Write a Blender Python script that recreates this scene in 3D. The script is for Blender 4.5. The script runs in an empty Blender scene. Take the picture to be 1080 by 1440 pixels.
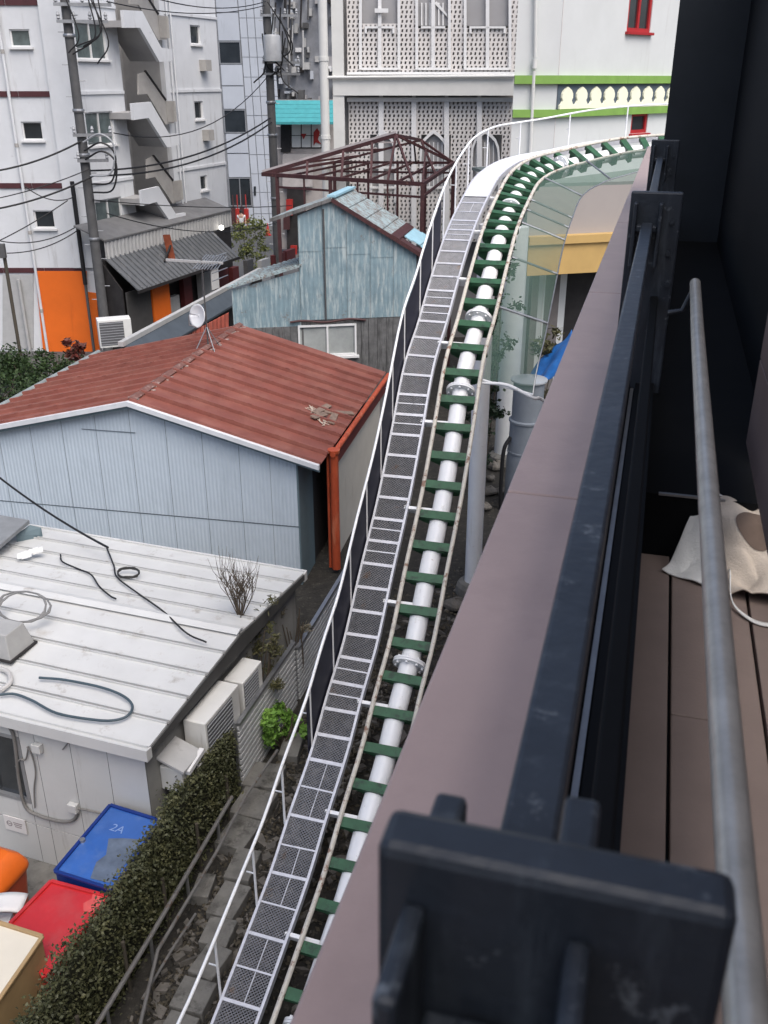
import bpy, math, random
from mathutils import Vector, Matrix
random.seed(7)
R = math.radians
scene = bpy.context.scene
col = scene.collection

# ------------------------------------------------------------------ camera, sky, sun
F, PITCH, H = 1330.0, R(24.6), 9.0
cam_d = bpy.data.cameras.new('camera'); cam = bpy.data.objects.new('camera', cam_d); col.objects.link(cam)
cam.location = (0, 0, H); cam.rotation_euler = (R(90) - PITCH, 0, 0)
cam_d.sensor_fit = 'VERTICAL'; cam_d.sensor_height = 36; cam_d.sensor_width = 36
cam_d.lens = 36 * F / 1440; cam_d.clip_start = .02; cam_d.clip_end = 2000
cam_d.dof.use_dof = True; cam_d.dof.focus_distance = 14; cam_d.dof.aperture_fstop = 11
scene.camera = cam
world = bpy.data.worlds.new('World'); scene.world = world; world.use_nodes = True
wn = world.node_tree
SUN_EL, SUN_AZ = R(58), R(152)          # azimuth clockwise from +Y: behind the camera, to the right
sky = wn.nodes.new('ShaderNodeTexSky'); sky.sky_type = 'NISHITA'; sky.sun_disc = False
sky.sun_elevation = SUN_EL; sky.sun_rotation = SUN_AZ; sky.air_density = .7; sky.dust_density = 4.0; sky.ozone_density = .6
wn.links.new(sky.outputs[0], wn.nodes['Background'].inputs[0])
wn.nodes['Background'].inputs[1].default_value = 0.15
sun_d = bpy.data.lights.new('sun', 'SUN'); sun_d.energy = 1.5; sun_d.angle = R(55); sun_d.color = (.985, .99, 1.0)
sun = bpy.data.objects.new('sun', sun_d); col.objects.link(sun)
sdir = Vector((math.sin(SUN_AZ) * math.cos(SUN_EL), math.cos(SUN_AZ) * math.cos(SUN_EL), math.sin(SUN_EL)))
sun.rotation_euler = sdir.to_track_quat('Z', 'Y').to_euler()
vs = scene.view_settings; vs.view_transform = 'Standard'; vs.look = 'None'; vs.exposure = 0.62; vs.gamma = 1

# ------------------------------------------------------------------ pixel -> place helpers
C_, S_ = math.cos(PITCH), math.sin(PITCH)
def ray(u, v):
    x = (u - 540) / F; y = (720 - v) / F
    return Vector((x, C_ + y * S_, -S_ + y * C_))
def P(u, v, z=None, Y=None):
    d = ray(u, v); t = (z - H) / d.z if z is not None else Y / d.y
    return Vector((d.x * t, d.y * t, H + d.z * t))
class Plane:
    """upright plane through o (x, y) along d; n points to the camera side"""
    def __init__(s, o, d):
        s.o = Vector((o[0], o[1], 0)); s.d = Vector((d[0], d[1], 0)).normalized()
        s.n = Vector((s.d.y, -s.d.x, 0))
        if s.n.dot(-s.o) < 0: s.n = -s.n
    def hit(s, u, v, off=0):
        r = ray(u, v); q = s.o + s.n * off
        t = (q - Vector((0, 0, H))).dot(s.n) / r.dot(s.n)
        return Vector((0, 0, H)) + r * t
    def sz(s, u, v, off=0):
        p = s.hit(u, v, off); return ((p - s.o).dot(s.d), p.z)
    def w(s, a, z, off=0):
        p = s.o + s.d * a + s.n * off; return Vector((p.x, p.y, z))

# ------------------------------------------------------------------ materials
MATS = {}
def mat(name, c, rough=.65, var=.12, scale=4., bump=0., bscale=40., metal=0., streak=None, spot=None, spec=.4, coat=0., alpha=1.):
    """colour with mottling; streak=(colour, amount): grime running down; spot=(colour, amount, scale): patches"""
    if name in MATS: return MATS[name]
    m = bpy.data.materials.new(name); m.use_nodes = True; nt = m.node_tree; N = nt.nodes; L = nt.links
    b = N['Principled BSDF']; b.inputs['Roughness'].default_value = rough; b.inputs['Metallic'].default_value = metal
    b.inputs['Specular IOR Level'].default_value = spec; b.inputs['Coat Weight'].default_value = coat
    g = N.new('ShaderNodeNewGeometry')
    nz = N.new('ShaderNodeTexNoise'); nz.inputs['Scale'].default_value = scale; nz.inputs['Detail'].default_value = 6; nz.inputs['Roughness'].default_value = .65
    L.new(g.outputs['Position'], nz.inputs['Vector'])
    rp = N.new('ShaderNodeValToRGB'); rp.color_ramp.elements[0].position = .3; rp.color_ramp.elements[1].position = .7
    rp.color_ramp.elements[0].color = [max(0, k * (1 - var)) for k in c] + [1]
    rp.color_ramp.elements[1].color = [min(1, k * (1 + var)) for k in c] + [1]
    L.new(nz.outputs['Fac'], rp.inputs['Fac']); out = rp.outputs['Color']
    def layer(colr, fac_out):
        nonlocal out
        mx = N.new('ShaderNodeMixRGB'); mx.inputs['Color2'].default_value = list(colr) + [1]
        L.new(fac_out, mx.inputs['Fac']); L.new(out, mx.inputs['Color1']); out = mx.outputs['Color']
    def patch(vec_scale, sc, amount, soft=.12, detail=8):
        mp = N.new('ShaderNodeMapping'); mp.inputs['Scale'].default_value = vec_scale
        L.new(g.outputs['Position'], mp.inputs['Vector'])
        n2 = N.new('ShaderNodeTexNoise'); n2.inputs['Scale'].default_value = sc; n2.inputs['Detail'].default_value = detail; n2.inputs['Roughness'].default_value = .7
        L.new(mp.outputs['Vector'], n2.inputs['Vector'])
        mr = N.new('ShaderNodeMapRange'); th = .68 - .36 * amount
        mr.inputs['From Min'].default_value = th - soft * .3; mr.inputs['From Max'].default_value = th + soft; mr.inputs['To Max'].default_value = .9
        L.new(n2.outputs['Fac'], mr.inputs['Value']); return mr.outputs['Result']
    if streak: layer(streak[0], patch((1, 1, .12), streak[2] if len(streak) > 2 else 5., streak[1]))
    if spot: layer(spot[0], patch((1, 1, 1), spot[2], spot[1], spot[3] if len(spot) > 3 else .08))
    L.new(out, b.inputs['Base Color'])
    if bump:
        n3 = N.new('ShaderNodeTexNoise'); n3.inputs['Scale'].default_value = bscale; n3.inputs['Detail'].default_value = 4
        L.new(g.outputs['Position'], n3.inputs['Vector'])
        bp = N.new('ShaderNodeBump'); bp.inputs['Strength'].default_value = bump; bp.inputs['Distance'].default_value = .02
        L.new(n3.outputs['Fac'], bp.inputs['Height']); L.new(bp.outputs['Normal'], b.inputs['Normal'])
    if alpha < 1: b.inputs['Alpha'].default_value = alpha
    MATS[name] = m; return m

grime = (.16, .15, .13)
W_APT = mat('apartment_paint', (.61, .625, .635), .8, .05, 1.5, .05, 60, streak=((.42, .42, .41), .2, 3.), spot=((.4, .4, .4), .06, 1.3))
W_GREY = mat('grey_cladding', (.42, .45, .49), .55, .06, .6, streak=((.3, .32, .34), .2, 3.))
W_WHITE = mat('white_render', (.60, .615, .60), .75, .04, 1.0, .03, 50, streak=((.5, .5, .48), .12, 2.))
CREAMW = mat('cream_white_paint', (.60, .60, .57), .6, .06, 2.)
MAROON = mat('maroon_band', (.07, .022, .025), .6, .2)
ORANGE = mat('orange_paint', (.72, .14, .012), .6, .06, 1.2, streak=((.5, .09, .01), .15, 2.))
GLASSD = mat('dark_window_glass', (.025, .03, .034), .08, .3, 1.2, spec=.8)
GLASSG = mat('curtained_glass', (.10, .125, .125), .12, .35, 2.0, spec=.7)
FRAMEW = mat('white_window_frame', (.68, .68, .67), .5, .05)
FRAMEG = mat('aluminium_frame', (.35, .36, .37), .4, .08, metal=.6)
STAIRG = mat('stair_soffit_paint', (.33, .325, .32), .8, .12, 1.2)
STAIRB = mat('stair_railing_paint', (.36, .345, .32), .7, .15, 2)
ASPH = mat('asphalt', (.085, .085, .083), .9, .2, 6, .3, 80)
DIRT = mat('dark_soil', (.026, .024, .020), .95, .45, 5, .8, 22, spot=((.075, .068, .055), .3, 9.))
CONC = mat('weathered_concrete', (.155, .15, .135), .9, .25, 5, .4, 45, spot=((.06, .058, .05), .35, 3.))
ROCK = mat('rubble', (.12, .11, .095), .9, .4, 7, .3, 30)
POLEM = mat('utility_pole_concrete', (.085, .085, .085), .85, .2, 3, .1)
WIREM = mat('black_cable', (.012, .012, .013), .6, .1)
INSUL = mat('insulator_grey', (.3, .31, .32), .4, .1)
STEELG = mat('galvanised_steel', (.34, .345, .35), .38, .16, 14, .05, 60, metal=.75)
WHITEP = mat('white_steel_paint', (.82, .83, .83), .38, .04, 4, streak=((.52, .50, .45), .16, 6.), spot=((.42, .36, .28), .05, 14., .04))
WALKW = mat('walkway_galvanised', (.58, .59, .63), .5, .12, 10, metal=.25, spot=((.3, .3, .31), .15, 8.))
MESHM = mat('expanded_metal', (.22, .225, .24), .5, .2, 12, metal=.3, spot=((.2, .12, .07), .16, 3.))
GREENP = mat('green_tie_paint', (.030, .100, .048), .5, .25, 8, .05, 30, spot=((.02, .04, .025), .36, 7.))
RAILM = mat('rusty_rail', (.56, .53, .46), .5, .14, 10, .1, 40, spot=((.20, .10, .06), .34, 9., .06))
NAVY = mat('navy_side_sheet', (.012, .013, .03), .6, .25, 5)
REDROOF = mat('red_tin_roof', (.20, .066, .048), .5, .2, 1.4, .05, 30, spot=((.30, .135, .10), .34, 1.6, .3))
REDPOST = mat('rust_red_gutter', (.42, .075, .03), .5, .2, 3, streak=((.62, .22, .12), .25, 5.))
DKRED = mat('dark_red_fascia', (.14, .03, .025), .6, .2)
BLUEW = mat('pale_blue_tin', (.50, .575, .635), .5, .05, 1.1, streak=((.42, .49, .54), .26, 5.))
BLUED = mat('dark_blue_sheet', (.12, .17, .19), .6, .1, 2)
CREAM = mat('cream_board', (.55, .52, .45), .7, .06, 2, streak=((.4, .37, .3), .15, 4.))
HUTROOF = mat('white_hut_roof', (.53, .535, .52), .6, .06, 1.6, streak=((.4, .38, .34), .12, 3.), spot=((.34, .32, .29), .17, 3.5))
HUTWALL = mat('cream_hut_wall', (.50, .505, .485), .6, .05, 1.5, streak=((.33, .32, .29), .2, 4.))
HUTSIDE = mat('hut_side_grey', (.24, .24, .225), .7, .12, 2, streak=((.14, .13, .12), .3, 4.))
TEAL = mat('peeling_teal_tin', (.185, .265, .295), .6, .16, 2.5, .05, 30, streak=((.40, .46, .46), .47, 13.), spot=((.15, .12, .10), .15, 3.))
TEALROOF = mat('patched_teal_roof', (.30, .38, .39), .6, .2, 5, streak=((.16, .12, .10), .55, 8.))
LBLUE = mat('light_blue_tin', (.30, .50, .58), .5, .12, 6)
BROWNW = mat('rust_brown_steel', (.055, .020, .021), .65, .25, 6, spot=((.15, .07, .05), .2, 9.))
GREYWOOD = mat('grey_weathered_wood', (.13, .13, .128), .85, .3, 5, .3, 40, streak=((.05, .05, .05), .4, 14.))
DKROOF = mat('dark_grey_tin', (.105, .11, .115), .5, .15, 3, streak=((.2, .2, .2), .2, 6.))
SLATE = mat('blue_grey_roof', (.065, .08, .095), .5, .15, 3)
SHOPD = mat('dark_shop_front', (.022, .02, .02), .7, .4, 3)
CORRL = mat('light_grey_tin', (.40, .40, .39), .6, .1, 3, streak=((.25, .25, .24), .2, 6.))
TURQ = mat('turquoise_roof', (.05, .27, .285), .5, .12, 4)
LATT = mat('lattice_screen_paint', (.60, .575, .55), .6, .06, 2, streak=((.42, .4, .38), .15, 3.))
LATBACK = mat('lattice_backing', (.25, .24, .23), .8, .1, 1)
GREYPANE = mat('grey_panel', (.30, .295, .295), .5, .06, 1)
LIME = mat('lime_green_band', (.20, .36, .075), .6, .1, 3)
FRIEZED = mat('frieze_slate', (.085, .11, .135), .6, .12, 3)
FRIEZEC = mat('frieze_cream', (.86, .85, .66), .6, .04, 3)
REDW = mat('red_window_frame', (.36, .018, .02), .5, .1)
BEIGE = mat('beige_wall', (.335, .305, .285), .7, .04, 1)
YELLOW = mat('ochre_fascia', (.50, .33, .12), .6, .06, 2)
GREYT = mat('grey_tank', (.20, .225, .25), .5, .1, 3)
TARP = mat('blue_tarp', (.02, .14, .42), .45, .2, 4, .4, 9)
CAP = mat('coping_mauve_brown', (.335, .255, .238), .42, .07, 2.2, .04, 90, spot=((.265, .20, .187), .34, 3.2, .25))
BLACKS = mat('black_steel_paint', (.020, .025, .033), .42, .25, 9, .08, 50, spec=.45, streak=((.05, .06, .072), .3, 30.), spot=((.12, .135, .15), .16, 22., .05))
BLACKW = mat('black_wall', (.0045, .005, .006), .75, .2, 3, spec=.12)
DECK = mat('brown_deck_board', (.20, .155, .135), .55, .1, 4, .06, 120)
DECKW = mat('brown_wall_board', (.24, .16, .135), .55, .1, 4, .04, 120)
PIPE = mat('brushed_pipe', (.50, .48, .43), .36, .18, 22, .06, 120, metal=.4)
CLOTHW = mat('white_cloth', (.66, .665, .64), .9, .05, 9, .25, 160)
CLOTHB = mat('beige_canvas', (.50, .44, .37), .9, .1, 9, .25, 160)
ACW = mat('air_conditioner_white', (.64, .64, .61), .45, .05, 4, streak=((.4, .38, .34), .12, 8.))
ACG = mat('air_conditioner_grille', (.10, .10, .105), .5, .15, 30)
BLUEC = mat('blue_gloss_cover', (.035, .115, .38), .22, .15, 2.5, spec=.5, coat=.3, spot=((.10, .17, .36), .3, 4., .25))
REDC = mat('red_gloss_cover', (.50, .025, .028), .28, .15, 2.5, spec=.5, coat=.2, spot=((.46, .08, .075), .3, 3., .3))
CREAMC = mat('cream_cabinet', (.66, .61, .50), .5, .05, 2)
TANC = mat('tan_cabinet_side', (.36, .245, .12), .6, .12, 3)
ORANGEB = mat('orange_bin_lid', (.66, .13, .015), .4, .08, 4)
ORANGED = mat('orange_bin_body', (.40, .06, .02), .3, .12, 4)
GREYPAT = mat('grey_reflection', (.11, .14, .19), .25, .3, 5)
RED = mat('red_plastic', (.34, .025, .02), .5, .1)
BARK = mat('bark', (.09, .07, .05), .9, .3, 9)
def leafmat(name, a, b):
    m = mat(name, a, .55, .4, 7, spec=.3, spot=(b, .45, 5., .1)); return m
HEDGE = leafmat('hedge_leaf', (.055, .060, .028), (.125, .125, .058))
BUSH = leafmat('bush_leaf', (.022, .042, .014), (.045, .075, .022))
BRIGHT = leafmat('bright_leaf', (.12, .24, .04), (.20, .34, .07))
OLIVE = leafmat('olive_leaf', (.07, .065, .028), (.11, .12, .05))
NET = bpy.data.materials.new('green_safety_net'); NET.use_nodes = True
_nt = NET.node_tree; _b = _nt.nodes['Principled BSDF']; _b.inputs['Base Color'].default_value = (.08, .145, .11, 1); _b.inputs['Roughness'].default_value = .8
_g = _nt.nodes.new('ShaderNodeNewGeometry'); _w = _nt.nodes.new('ShaderNodeTexNoise'); _w.inputs['Scale'].default_value = 2.5
_nt.links.new(_g.outputs['Position'], _w.inputs['Vector'])
_mr = _nt.nodes.new('ShaderNodeMapRange'); _mr.inputs['To Min'].default_value = .42; _mr.inputs['To Max'].default_value = .58
_nt.links.new(_w.outputs['Fac'], _mr.inputs['Value']); _nt.links.new(_mr.outputs['Result'], _b.inputs['Alpha'])

# ------------------------------------------------------------------ mesh helpers
class MB:
    def __init__(s): s.v = []; s.f = []; s.mi = []; s.cur = 0
    def add(s, vs, fs):
        k = len(s.v); s.v += [tuple(q) for q in vs]; s.f += [tuple(i + k for i in f) for f in fs]; s.mi += [s.cur] * len(fs); return s
    def hexa(s, p):   # 8 corners: bottom 4 ccw, top 4
        return s.add(p, [(3, 2, 1, 0), (4, 5, 6, 7), (0, 1, 5, 4), (1, 2, 6, 5), (2, 3, 7, 6), (3, 0, 4, 7)])
    def box(s, c, sx, sy, sz, X=(1, 0, 0), Y=(0, 1, 0), Z=(0, 0, 1)):   # centred box with half sizes along the axes
        c = Vector(c); X = Vector(X) * sx; Y = Vector(Y) * sy; Z = Vector(Z) * sz
        return s.hexa([c - X - Y - Z, c + X - Y - Z, c + X + Y - Z, c - X + Y - Z, c - X - Y + Z, c + X - Y + Z, c + X + Y + Z, c - X + Y + Z])
    def prism(s, poly, vec):
        n = len(poly); poly = [Vector(q) for q in poly]; vec = Vector(vec)
        return s.add(poly + [q + vec for q in poly], [tuple(range(n))[::-1], tuple(range(n, 2 * n))] + [(i, (i + 1) % n, n + (i + 1) % n, n + i) for i in range(n)])
    def bar(s, a, b, w, h=None, up=(0, 0, 1)):   # square bar
        a = Vector(a); b = Vector(b); h = h or w; d = (b - a).normalized(); x = d.cross(Vector(up))
        if x.length < 1e-4: x = d.cross(Vector((0, 1, 0)))
        x.normalize(); y = x.cross(d)
        return s.box((a + b) / 2, (b - a).length / 2, w / 2, h / 2, d, x, y)
    def tube(s, pts, r, n=8, cap=True):
        pts = [Vector(q) for q in pts]; m = len(pts); vs = []; prev = None
        rr = r if isinstance(r, (list, tuple)) else [r] * m
        for i, p in enumerate(pts):
            t = (pts[min(i + 1, m - 1)] - pts[max(i - 1, 0)]).normalized()
            x = prev - t * prev.dot(t) if prev else t.cross(Vector((0, 0, 1)))
            if x.length < 1e-4: x = t.cross(Vector((0, 1, 0)))
            x.normalize(); prev = x; y = t.cross(x)
            vs += [p + (x * math.cos(k * 2 * math.pi / n) + y * math.sin(k * 2 * math.pi / n)) * rr[i] for k in range(n)]
        fs = [(i * n + k, i * n + (k + 1) % n, (i + 1) * n + (k + 1) % n, (i + 1) * n + k) for i in range(m - 1) for k in range(n)]
        if cap: fs += [tuple(range(n))[::-1], tuple((m - 1) * n + k for k in range(n))]
        return s.add(vs, fs)
    def lathe(s, c, prof, n=20, sx=1, sy=1):
        c = Vector(c); vs = []
        for r, z in prof: vs += [c + Vector((r * sx * math.cos(2 * math.pi * k / n), r * sy * math.sin(2 * math.pi * k / n), z)) for k in range(n)]
        m = len(prof)
        fs = [(i * n + k, i * n + (k + 1) % n, (i + 1) * n + (k + 1) % n, (i + 1) * n + k) for i in range(m - 1) for k in range(n)]
        fs += [tuple(range(n))[::-1], tuple((m - 1) * n + k for k in range(n))]
        return s.add(vs, fs)
    def grid(s, fn, nu, nv):
        k = [fn(i / nu, j / nv) for j in range(nv + 1) for i in range(nu + 1)]
        return s.add(k, [(j * (nu + 1) + i, j * (nu + 1) + i + 1, (j + 1) * (nu + 1) + i + 1, (j + 1) * (nu + 1) + i) for j in range(nv) for i in range(nu)])
    def sweep(s, pts, frames, prof):  # prof: (side, up) points closed
        n = len(prof); vs = []
        for p, (x, y) in zip(pts, frames): vs += [p + x * a + y * b for a, b in prof]
        m = len(pts)
        fs = [(i * n + k, i * n + (k + 1) % n, (i + 1) * n + (k + 1) % n, (i + 1) * n + k) for i in range(m - 1) for k in range(n)]
        fs += [tuple(range(n))[::-1], tuple((m - 1) * n + k for k in range(n))]
        return s.add(vs, fs)
    def mesh(s, name, mats, smooth=False):
        me = bpy.data.meshes.new(name); me.from_pydata(s.v, [], s.f)
        for m in (mats if isinstance(mats, (list, tuple)) else [mats]): me.materials.append(m)
        for p, k in zip(me.polygons, s.mi): p.material_index = k; p.use_smooth = smooth
        me.update(); return me
    def build(s, name, m, parent=None, smooth=False, bevel=0, kind=None):
        o = bpy.data.objects.new(name, s.mesh(name, m, smooth)); col.objects.link(o)
        if parent: attach(o, parent)
        if bevel:
            bv = o.modifiers.new('bevel', 'BEVEL'); bv.width = bevel; bv.segments = 2; bv.limit_method = 'ANGLE'
        if smooth:
            try: o.data.set_sharp_from_angle(angle=R(40))
            except Exception: pass
        if kind: o['kind'] = kind
        return o
def attach(o, parent):
    o.parent = parent
    root = parent
    while root.parent: root = root.parent
    # every part is modelled in world coordinates; only the root Empty is moved
    o.matrix_parent_inverse = Matrix.Translation(-root.location) if parent is root else parent.matrix_basis.inverted()
def thing(name, label, cat, loc=(0, 0, 0), group=None):
    o = bpy.data.objects.new(name, None); col.objects.link(o); o.location = loc; o.empty_display_size = .2
    return tag(o, label, cat, group)
def tag(o, label, cat, group=None):
    o['label'] = label; o['category'] = cat
    if group: o['group'] = group
    return o
def struct(o): o['kind'] = 'structure'; return o
def place(name, me, M, parent):   # shared mesh piece
    o = bpy.data.objects.new(name, me); col.objects.link(o); attach(o, parent); o.matrix_basis = M; return o
def frame_m(p, x, y, z, sx=1, sy=1, sz=1):
    x = Vector(x) * sx; y = Vector(y) * sy; z = Vector(z) * sz
    return Matrix(((x.x, y.x, z.x, p[0]), (x.y, y.y, z.y, p[1]), (x.z, y.z, z.z, p[2]), (0, 0, 0, 1)))
Z = Vector((0, 0, 1))
E2 = Vector((.27, .963, 0)).normalized(); E1 = Vector((-E2.y, E2.x, 0)); N2 = -E1   # along the terrace, to the left, to the right

def slab(pl, px, depth, m, parent, name, off=0, bevel=0):   # outline on an upright plane, raised toward the viewer
    b = MB(); b.prism([pl.hit(u, v, off) for u, v in px], pl.n * depth); return b.build(name, m, parent, bevel=bevel)
def rect(u0, v0, u1, v1): return [(u0, v0), (u1, v0), (u1, v1), (u0, v1)]
def slab_sz(pl, s0, s1, z0, z1, depth, m, parent, name, off=0):
    b = MB(); b.prism([pl.w(s0, z0, off), pl.w(s1, z0, off), pl.w(s1, z1, off), pl.w(s0, z1, off)], pl.n * depth); return b.build(name, m, parent)
def wall(pl, s0, s1, z0, z1, holes, m, parent, name='wall', th=.2):
    """wall with real openings"""
    xs = sorted({s0, s1, *[min(max(h[k], s0), s1) for h in holes for k in (0, 1)]}); zs = sorted({z0, z1, *[min(max(h[k], z0), z1) for h in holes for k in (2, 3)]})
    b = MB()
    inside = lambda x, z: any(h[0] < x < h[1] and h[2] < z < h[3] for h in holes)
    for i in range(len(xs) - 1):
        j = 0
        while j < len(zs) - 1:
            if inside((xs[i] + xs[i + 1]) / 2, (zs[j] + zs[j + 1]) / 2): j += 1; continue
            k = j
            while k + 1 < len(zs) - 1 and not inside((xs[i] + xs[i + 1]) / 2, (zs[k + 1] + zs[k + 2]) / 2): k += 1
            b.add([pl.w(xs[i], zs[j]), pl.w(xs[i + 1], zs[j]), pl.w(xs[i + 1], zs[k + 1]), pl.w(xs[i], zs[k + 1])], [(0, 1, 2, 3)])
            j = k + 1
    b.add([pl.w(s0, z1), pl.w(s1, z1), pl.w(s1, z1, -th), pl.w(s0, z1, -th)], [(0, 1, 2, 3)])
    for h in holes:
        a = [pl.w(h[0], h[2]), pl.w(h[1], h[2]), pl.w(h[1], h[3]), pl.w(h[0], h[3])]; c = [q - pl.n * th for q in a]
        b.add(a + c, [(0, 1, 5, 4), (1, 2, 6, 5), (2, 3, 7, 6), (3, 0, 4, 7)])
    return b.build(name, m, parent)
def window(pl, h, parent, glass=GLASSD, fr=FRAMEW, mull=1, sill=True, depth=.1, fw=.045, name='window'):
    s0, s1, z0, z1 = h
    b = MB(); b.prism([pl.w(s0, z0, -depth - .02), pl.w(s1, z0, -depth - .02), pl.w(s1, z1, -depth - .02), pl.w(s0, z1, -depth - .02)], pl.n * .02)
    w = b.build(name, glass, parent)
    f = MB()
    def fb(a0, a1, c0, c1): f.prism([pl.w(a0, c0, -depth + .002), pl.w(a1, c0, -depth + .002), pl.w(a1, c1, -depth + .002), pl.w(a0, c1, -depth + .002)], pl.n * .05)
    fb(s0, s1, z0, z0 + fw); fb(s0, s1, z1 - fw, z1); fb(s0, s0 + fw, z0 + fw, z1 - fw); fb(s1 - fw, s1, z0 + fw, z1 - fw)
    for k in range(1, mull + 1):
        c = s0 + (s1 - s0) * k / (mull + 1); fb(c - fw / 2, c + fw / 2, z0 + fw, z1 - fw)
    f.build('frame', fr, w)
    if sill: slab_sz(pl, s0 - .06, s1 + .06, z0 - .07, z0 - .005, .1, fr, w, 'sill', .002)
    return w
def leaves(fn, n, size, aspect=.5):
    b = MB()
    for _ in range(n):
        p = Vector(fn()); d = Vector((random.gauss(0, 1), random.gauss(0, 1), random.gauss(0, .7))).normalized()
        x = d.cross(Vector((random.gauss(0, 1), random.gauss(0, 1), random.gauss(0, 1)))).normalized(); L = size * random.uniform(.6, 1.3)
        b.add([p - d * L * .5, p + x * L * aspect * .5, p + d * L * .5, p - x * L * aspect * .5], [(0, 1, 2, 3)])
    return b
def curve(a, b, sag, n=14):
    a = Vector(a); b = Vector(b); return [a.lerp(b, i / n) - Z * sag * 4 * (i / n) * (1 - i / n) for i in range(n + 1)]
def spline(pts, n=8):   # Catmull-Rom
    pts = [Vector(q) for q in pts]; q = [2 * pts[0] - pts[1]] + pts + [2 * pts[-1] - pts[-2]]; out = []
    for i in range(1, len(q) - 2):
        for k in range(n):
            t = k / n; a, b, c, d = q[i - 1:i + 3]
            out.append(.5 * ((2 * b) + (c - a) * t + (2 * a - 5 * b + 4 * c - d) * t * t + (3 * b - a - 3 * c + d) * t ** 3))
    return out + [pts[-1]]

# ================================================================== SETTING
b = MB(); b.add([(-300, -60, 0), (300, -60, 0), (300, 500, 0), (-300, 500, 0)], [(0, 1, 2, 3)])
struct(b.build('ground', DIRT))
b = MB(); b.add([(-13, 26, .004), (-3.2, 26, .004), (3, 80, .004), (-20, 80, .004)], [(0, 1, 2, 3)])
struct(b.build('street', ASPH))
b = MB(); b.add([(-14, 3, .004), (-4.1, 3, .004), (-2.2, 10.2, .004), (-2.2, 12, .004), (-14, 15, .004)], [(0, 1, 2, 3, 4)])
struct(b.build('yard_paving', CONC))

# ================================================================== TERRACE (camera side)
T0 = Vector((.73, 2.62, 0))
def TP(a, bb, h): q = T0 + E2 * a + N2 * bb; return Vector((q.x, q.y, H - h))
def tbox(mb, a0, a1, b0, b1, h0, h1):
    return mb.hexa([TP(a0, b0, h0), TP(a0, b1, h0), TP(a1, b1, h0), TP(a1, b0, h0), TP(a0, b0, h1), TP(a0, b1, h1), TP(a1, b1, h1), TP(a1, b0, h1)])
par = thing('parapet_wall', 'mauve brown parapet wall with smooth jointed coping beside the coaster track', 'parapet', TP(5, -.15, H))
b = MB(); tbox(b, -5, 14.4, -.28, .0, H, 1.03); b.build('wall_body', CAP, par)
cuts = [-5, -3.1, -.4, 2.3, 5.0, 7.7, 10.0, 12.3, 14.4]
for a0, a1 in zip(cuts[:-1], cuts[1:]):
    b = MB(); tbox(b, a0 + .003, a1 - .003, -.306, .0, 1.03, 1.0); b.build('coping_panel', CAP, par, bevel=.006)
b = MB(); tbox(b, -5, .15, .05, .70, H, 1.43); struct(b.build('terrace_floor', BLACKW))
floor = bpy.data.objects['terrace_floor']
for (b0, b1), joints in (((.055, .158), (-5, .145)), ((.166, .268), (-5, -2.6, -.72, .145)), ((.276, .378), (-5, -1.6, .145)), ((.386, .488), (-5, -2.2, .145)), ((.496, .60), (-5, -1.2, .145))):
    for a0, a1 in zip(joints[:-1], joints[1:]):
        b = MB(); tbox(b, a0 + .002, a1 - .002, b0, b1, 1.43, 1.4); b.build('plank', DECK, floor, bevel=.003)
# black base channel of the railing
rail = thing('black_railing', 'black painted steel railing with wide flat posts along the parapet', 'railing', TP(0, 0, 1.0))
b = MB(); tbox(b, -5, 5.48, -.046, -.030, 1.0, .972); tbox(b, -5, 5.48, -.012, .006, 1.0, .965); tbox(b, -5, 5.48, .022, .05, 1.4, .96); tbox(b, -5, 5.48, -.05, .03, 1.0, .992)
b.build('base_channel', BLACKW, rail)
b = MB(); tbox(b, -5, 5.48, -.027, -.016, .992, .984); b.build('channel_seal', STEELG, rail)
posts = [-2.38, .6, 3.57]
for i, a in enumerate(posts):
    b = MB(); tbox(b, a - .012, a + .018, -.092, .072, 1.0, .33)
    po = b.build('post', BLACKS, rail, bevel=.006)
    # saddle socket on the far side, cleats on the near side
    b = MB(); tbox(b, a + .018, a + .085, -.083, -.064, .50, .375); tbox(b, a + .018, a + .085, -.010, .010, .50, .36); tbox(b, a + .018, a + .08, -.064, -.010, .50, .47)
    b.build('saddle_bracket', BLACKS, po, bevel=.004)
    b = MB(); tbox(b, a - .07, a - .012, -.078, -.066, .56, .36); tbox(b, a - .07, a - .012, .0, .012, .56, .36); tbox(b, a - .06, a - .012, -.066, .0, .45, .43)
    b.build('cleat_plate', BLACKS, po, bevel=.004)
    b = MB()
    for k in range(7): b.lathe(TP(a - .02, -.072 + random.uniform(-.003, .003), .38 + k * .012), [(.0, -.004), (.006, -.002), (.005, .004), (0, .005)], 8)
    b.build('weld_bead', BLACKS, po, smooth=True)
    for bb, hh_ in ((.045, .42), (.045, .52), (.055, .62)):
        c_ = TP(a - .013, bb, hh_); b = MB(); b.prism([c_ + (N2 * math.cos(k * 1.0472) + Z * math.sin(k * 1.0472)) * .009 for k in range(6)], -E2 * .008); b.build('bolt', BLACKS, po)
ends = [-5] + posts + [5.48]
for a0, a1 in zip(ends[:-1], ends[1:]):
    b = MB(); tbox(b, a0 + .02, a1 - .016, -.049, -.013, .47, .425); b.build('top_bar', BLACKS, rail, bevel=.004)
    b = MB(); tbox(b, a0 + .02, a1 - .016, .004, .030, .70, .66); b.build('lower_bar', BLACKW, rail, bevel=.004)
hr = thing('pipe_handrail', 'brushed steel pipe handrail on brackets inside the black railing', 'handrail', TP(0, .125, 1.4))
pp = spline([TP(-4, .122, .58), TP(-2, .122, .575), TP(-.5, .124, .56), TP(-.1, .126, .555), TP(.25, .128, .55)], 8)
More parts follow.
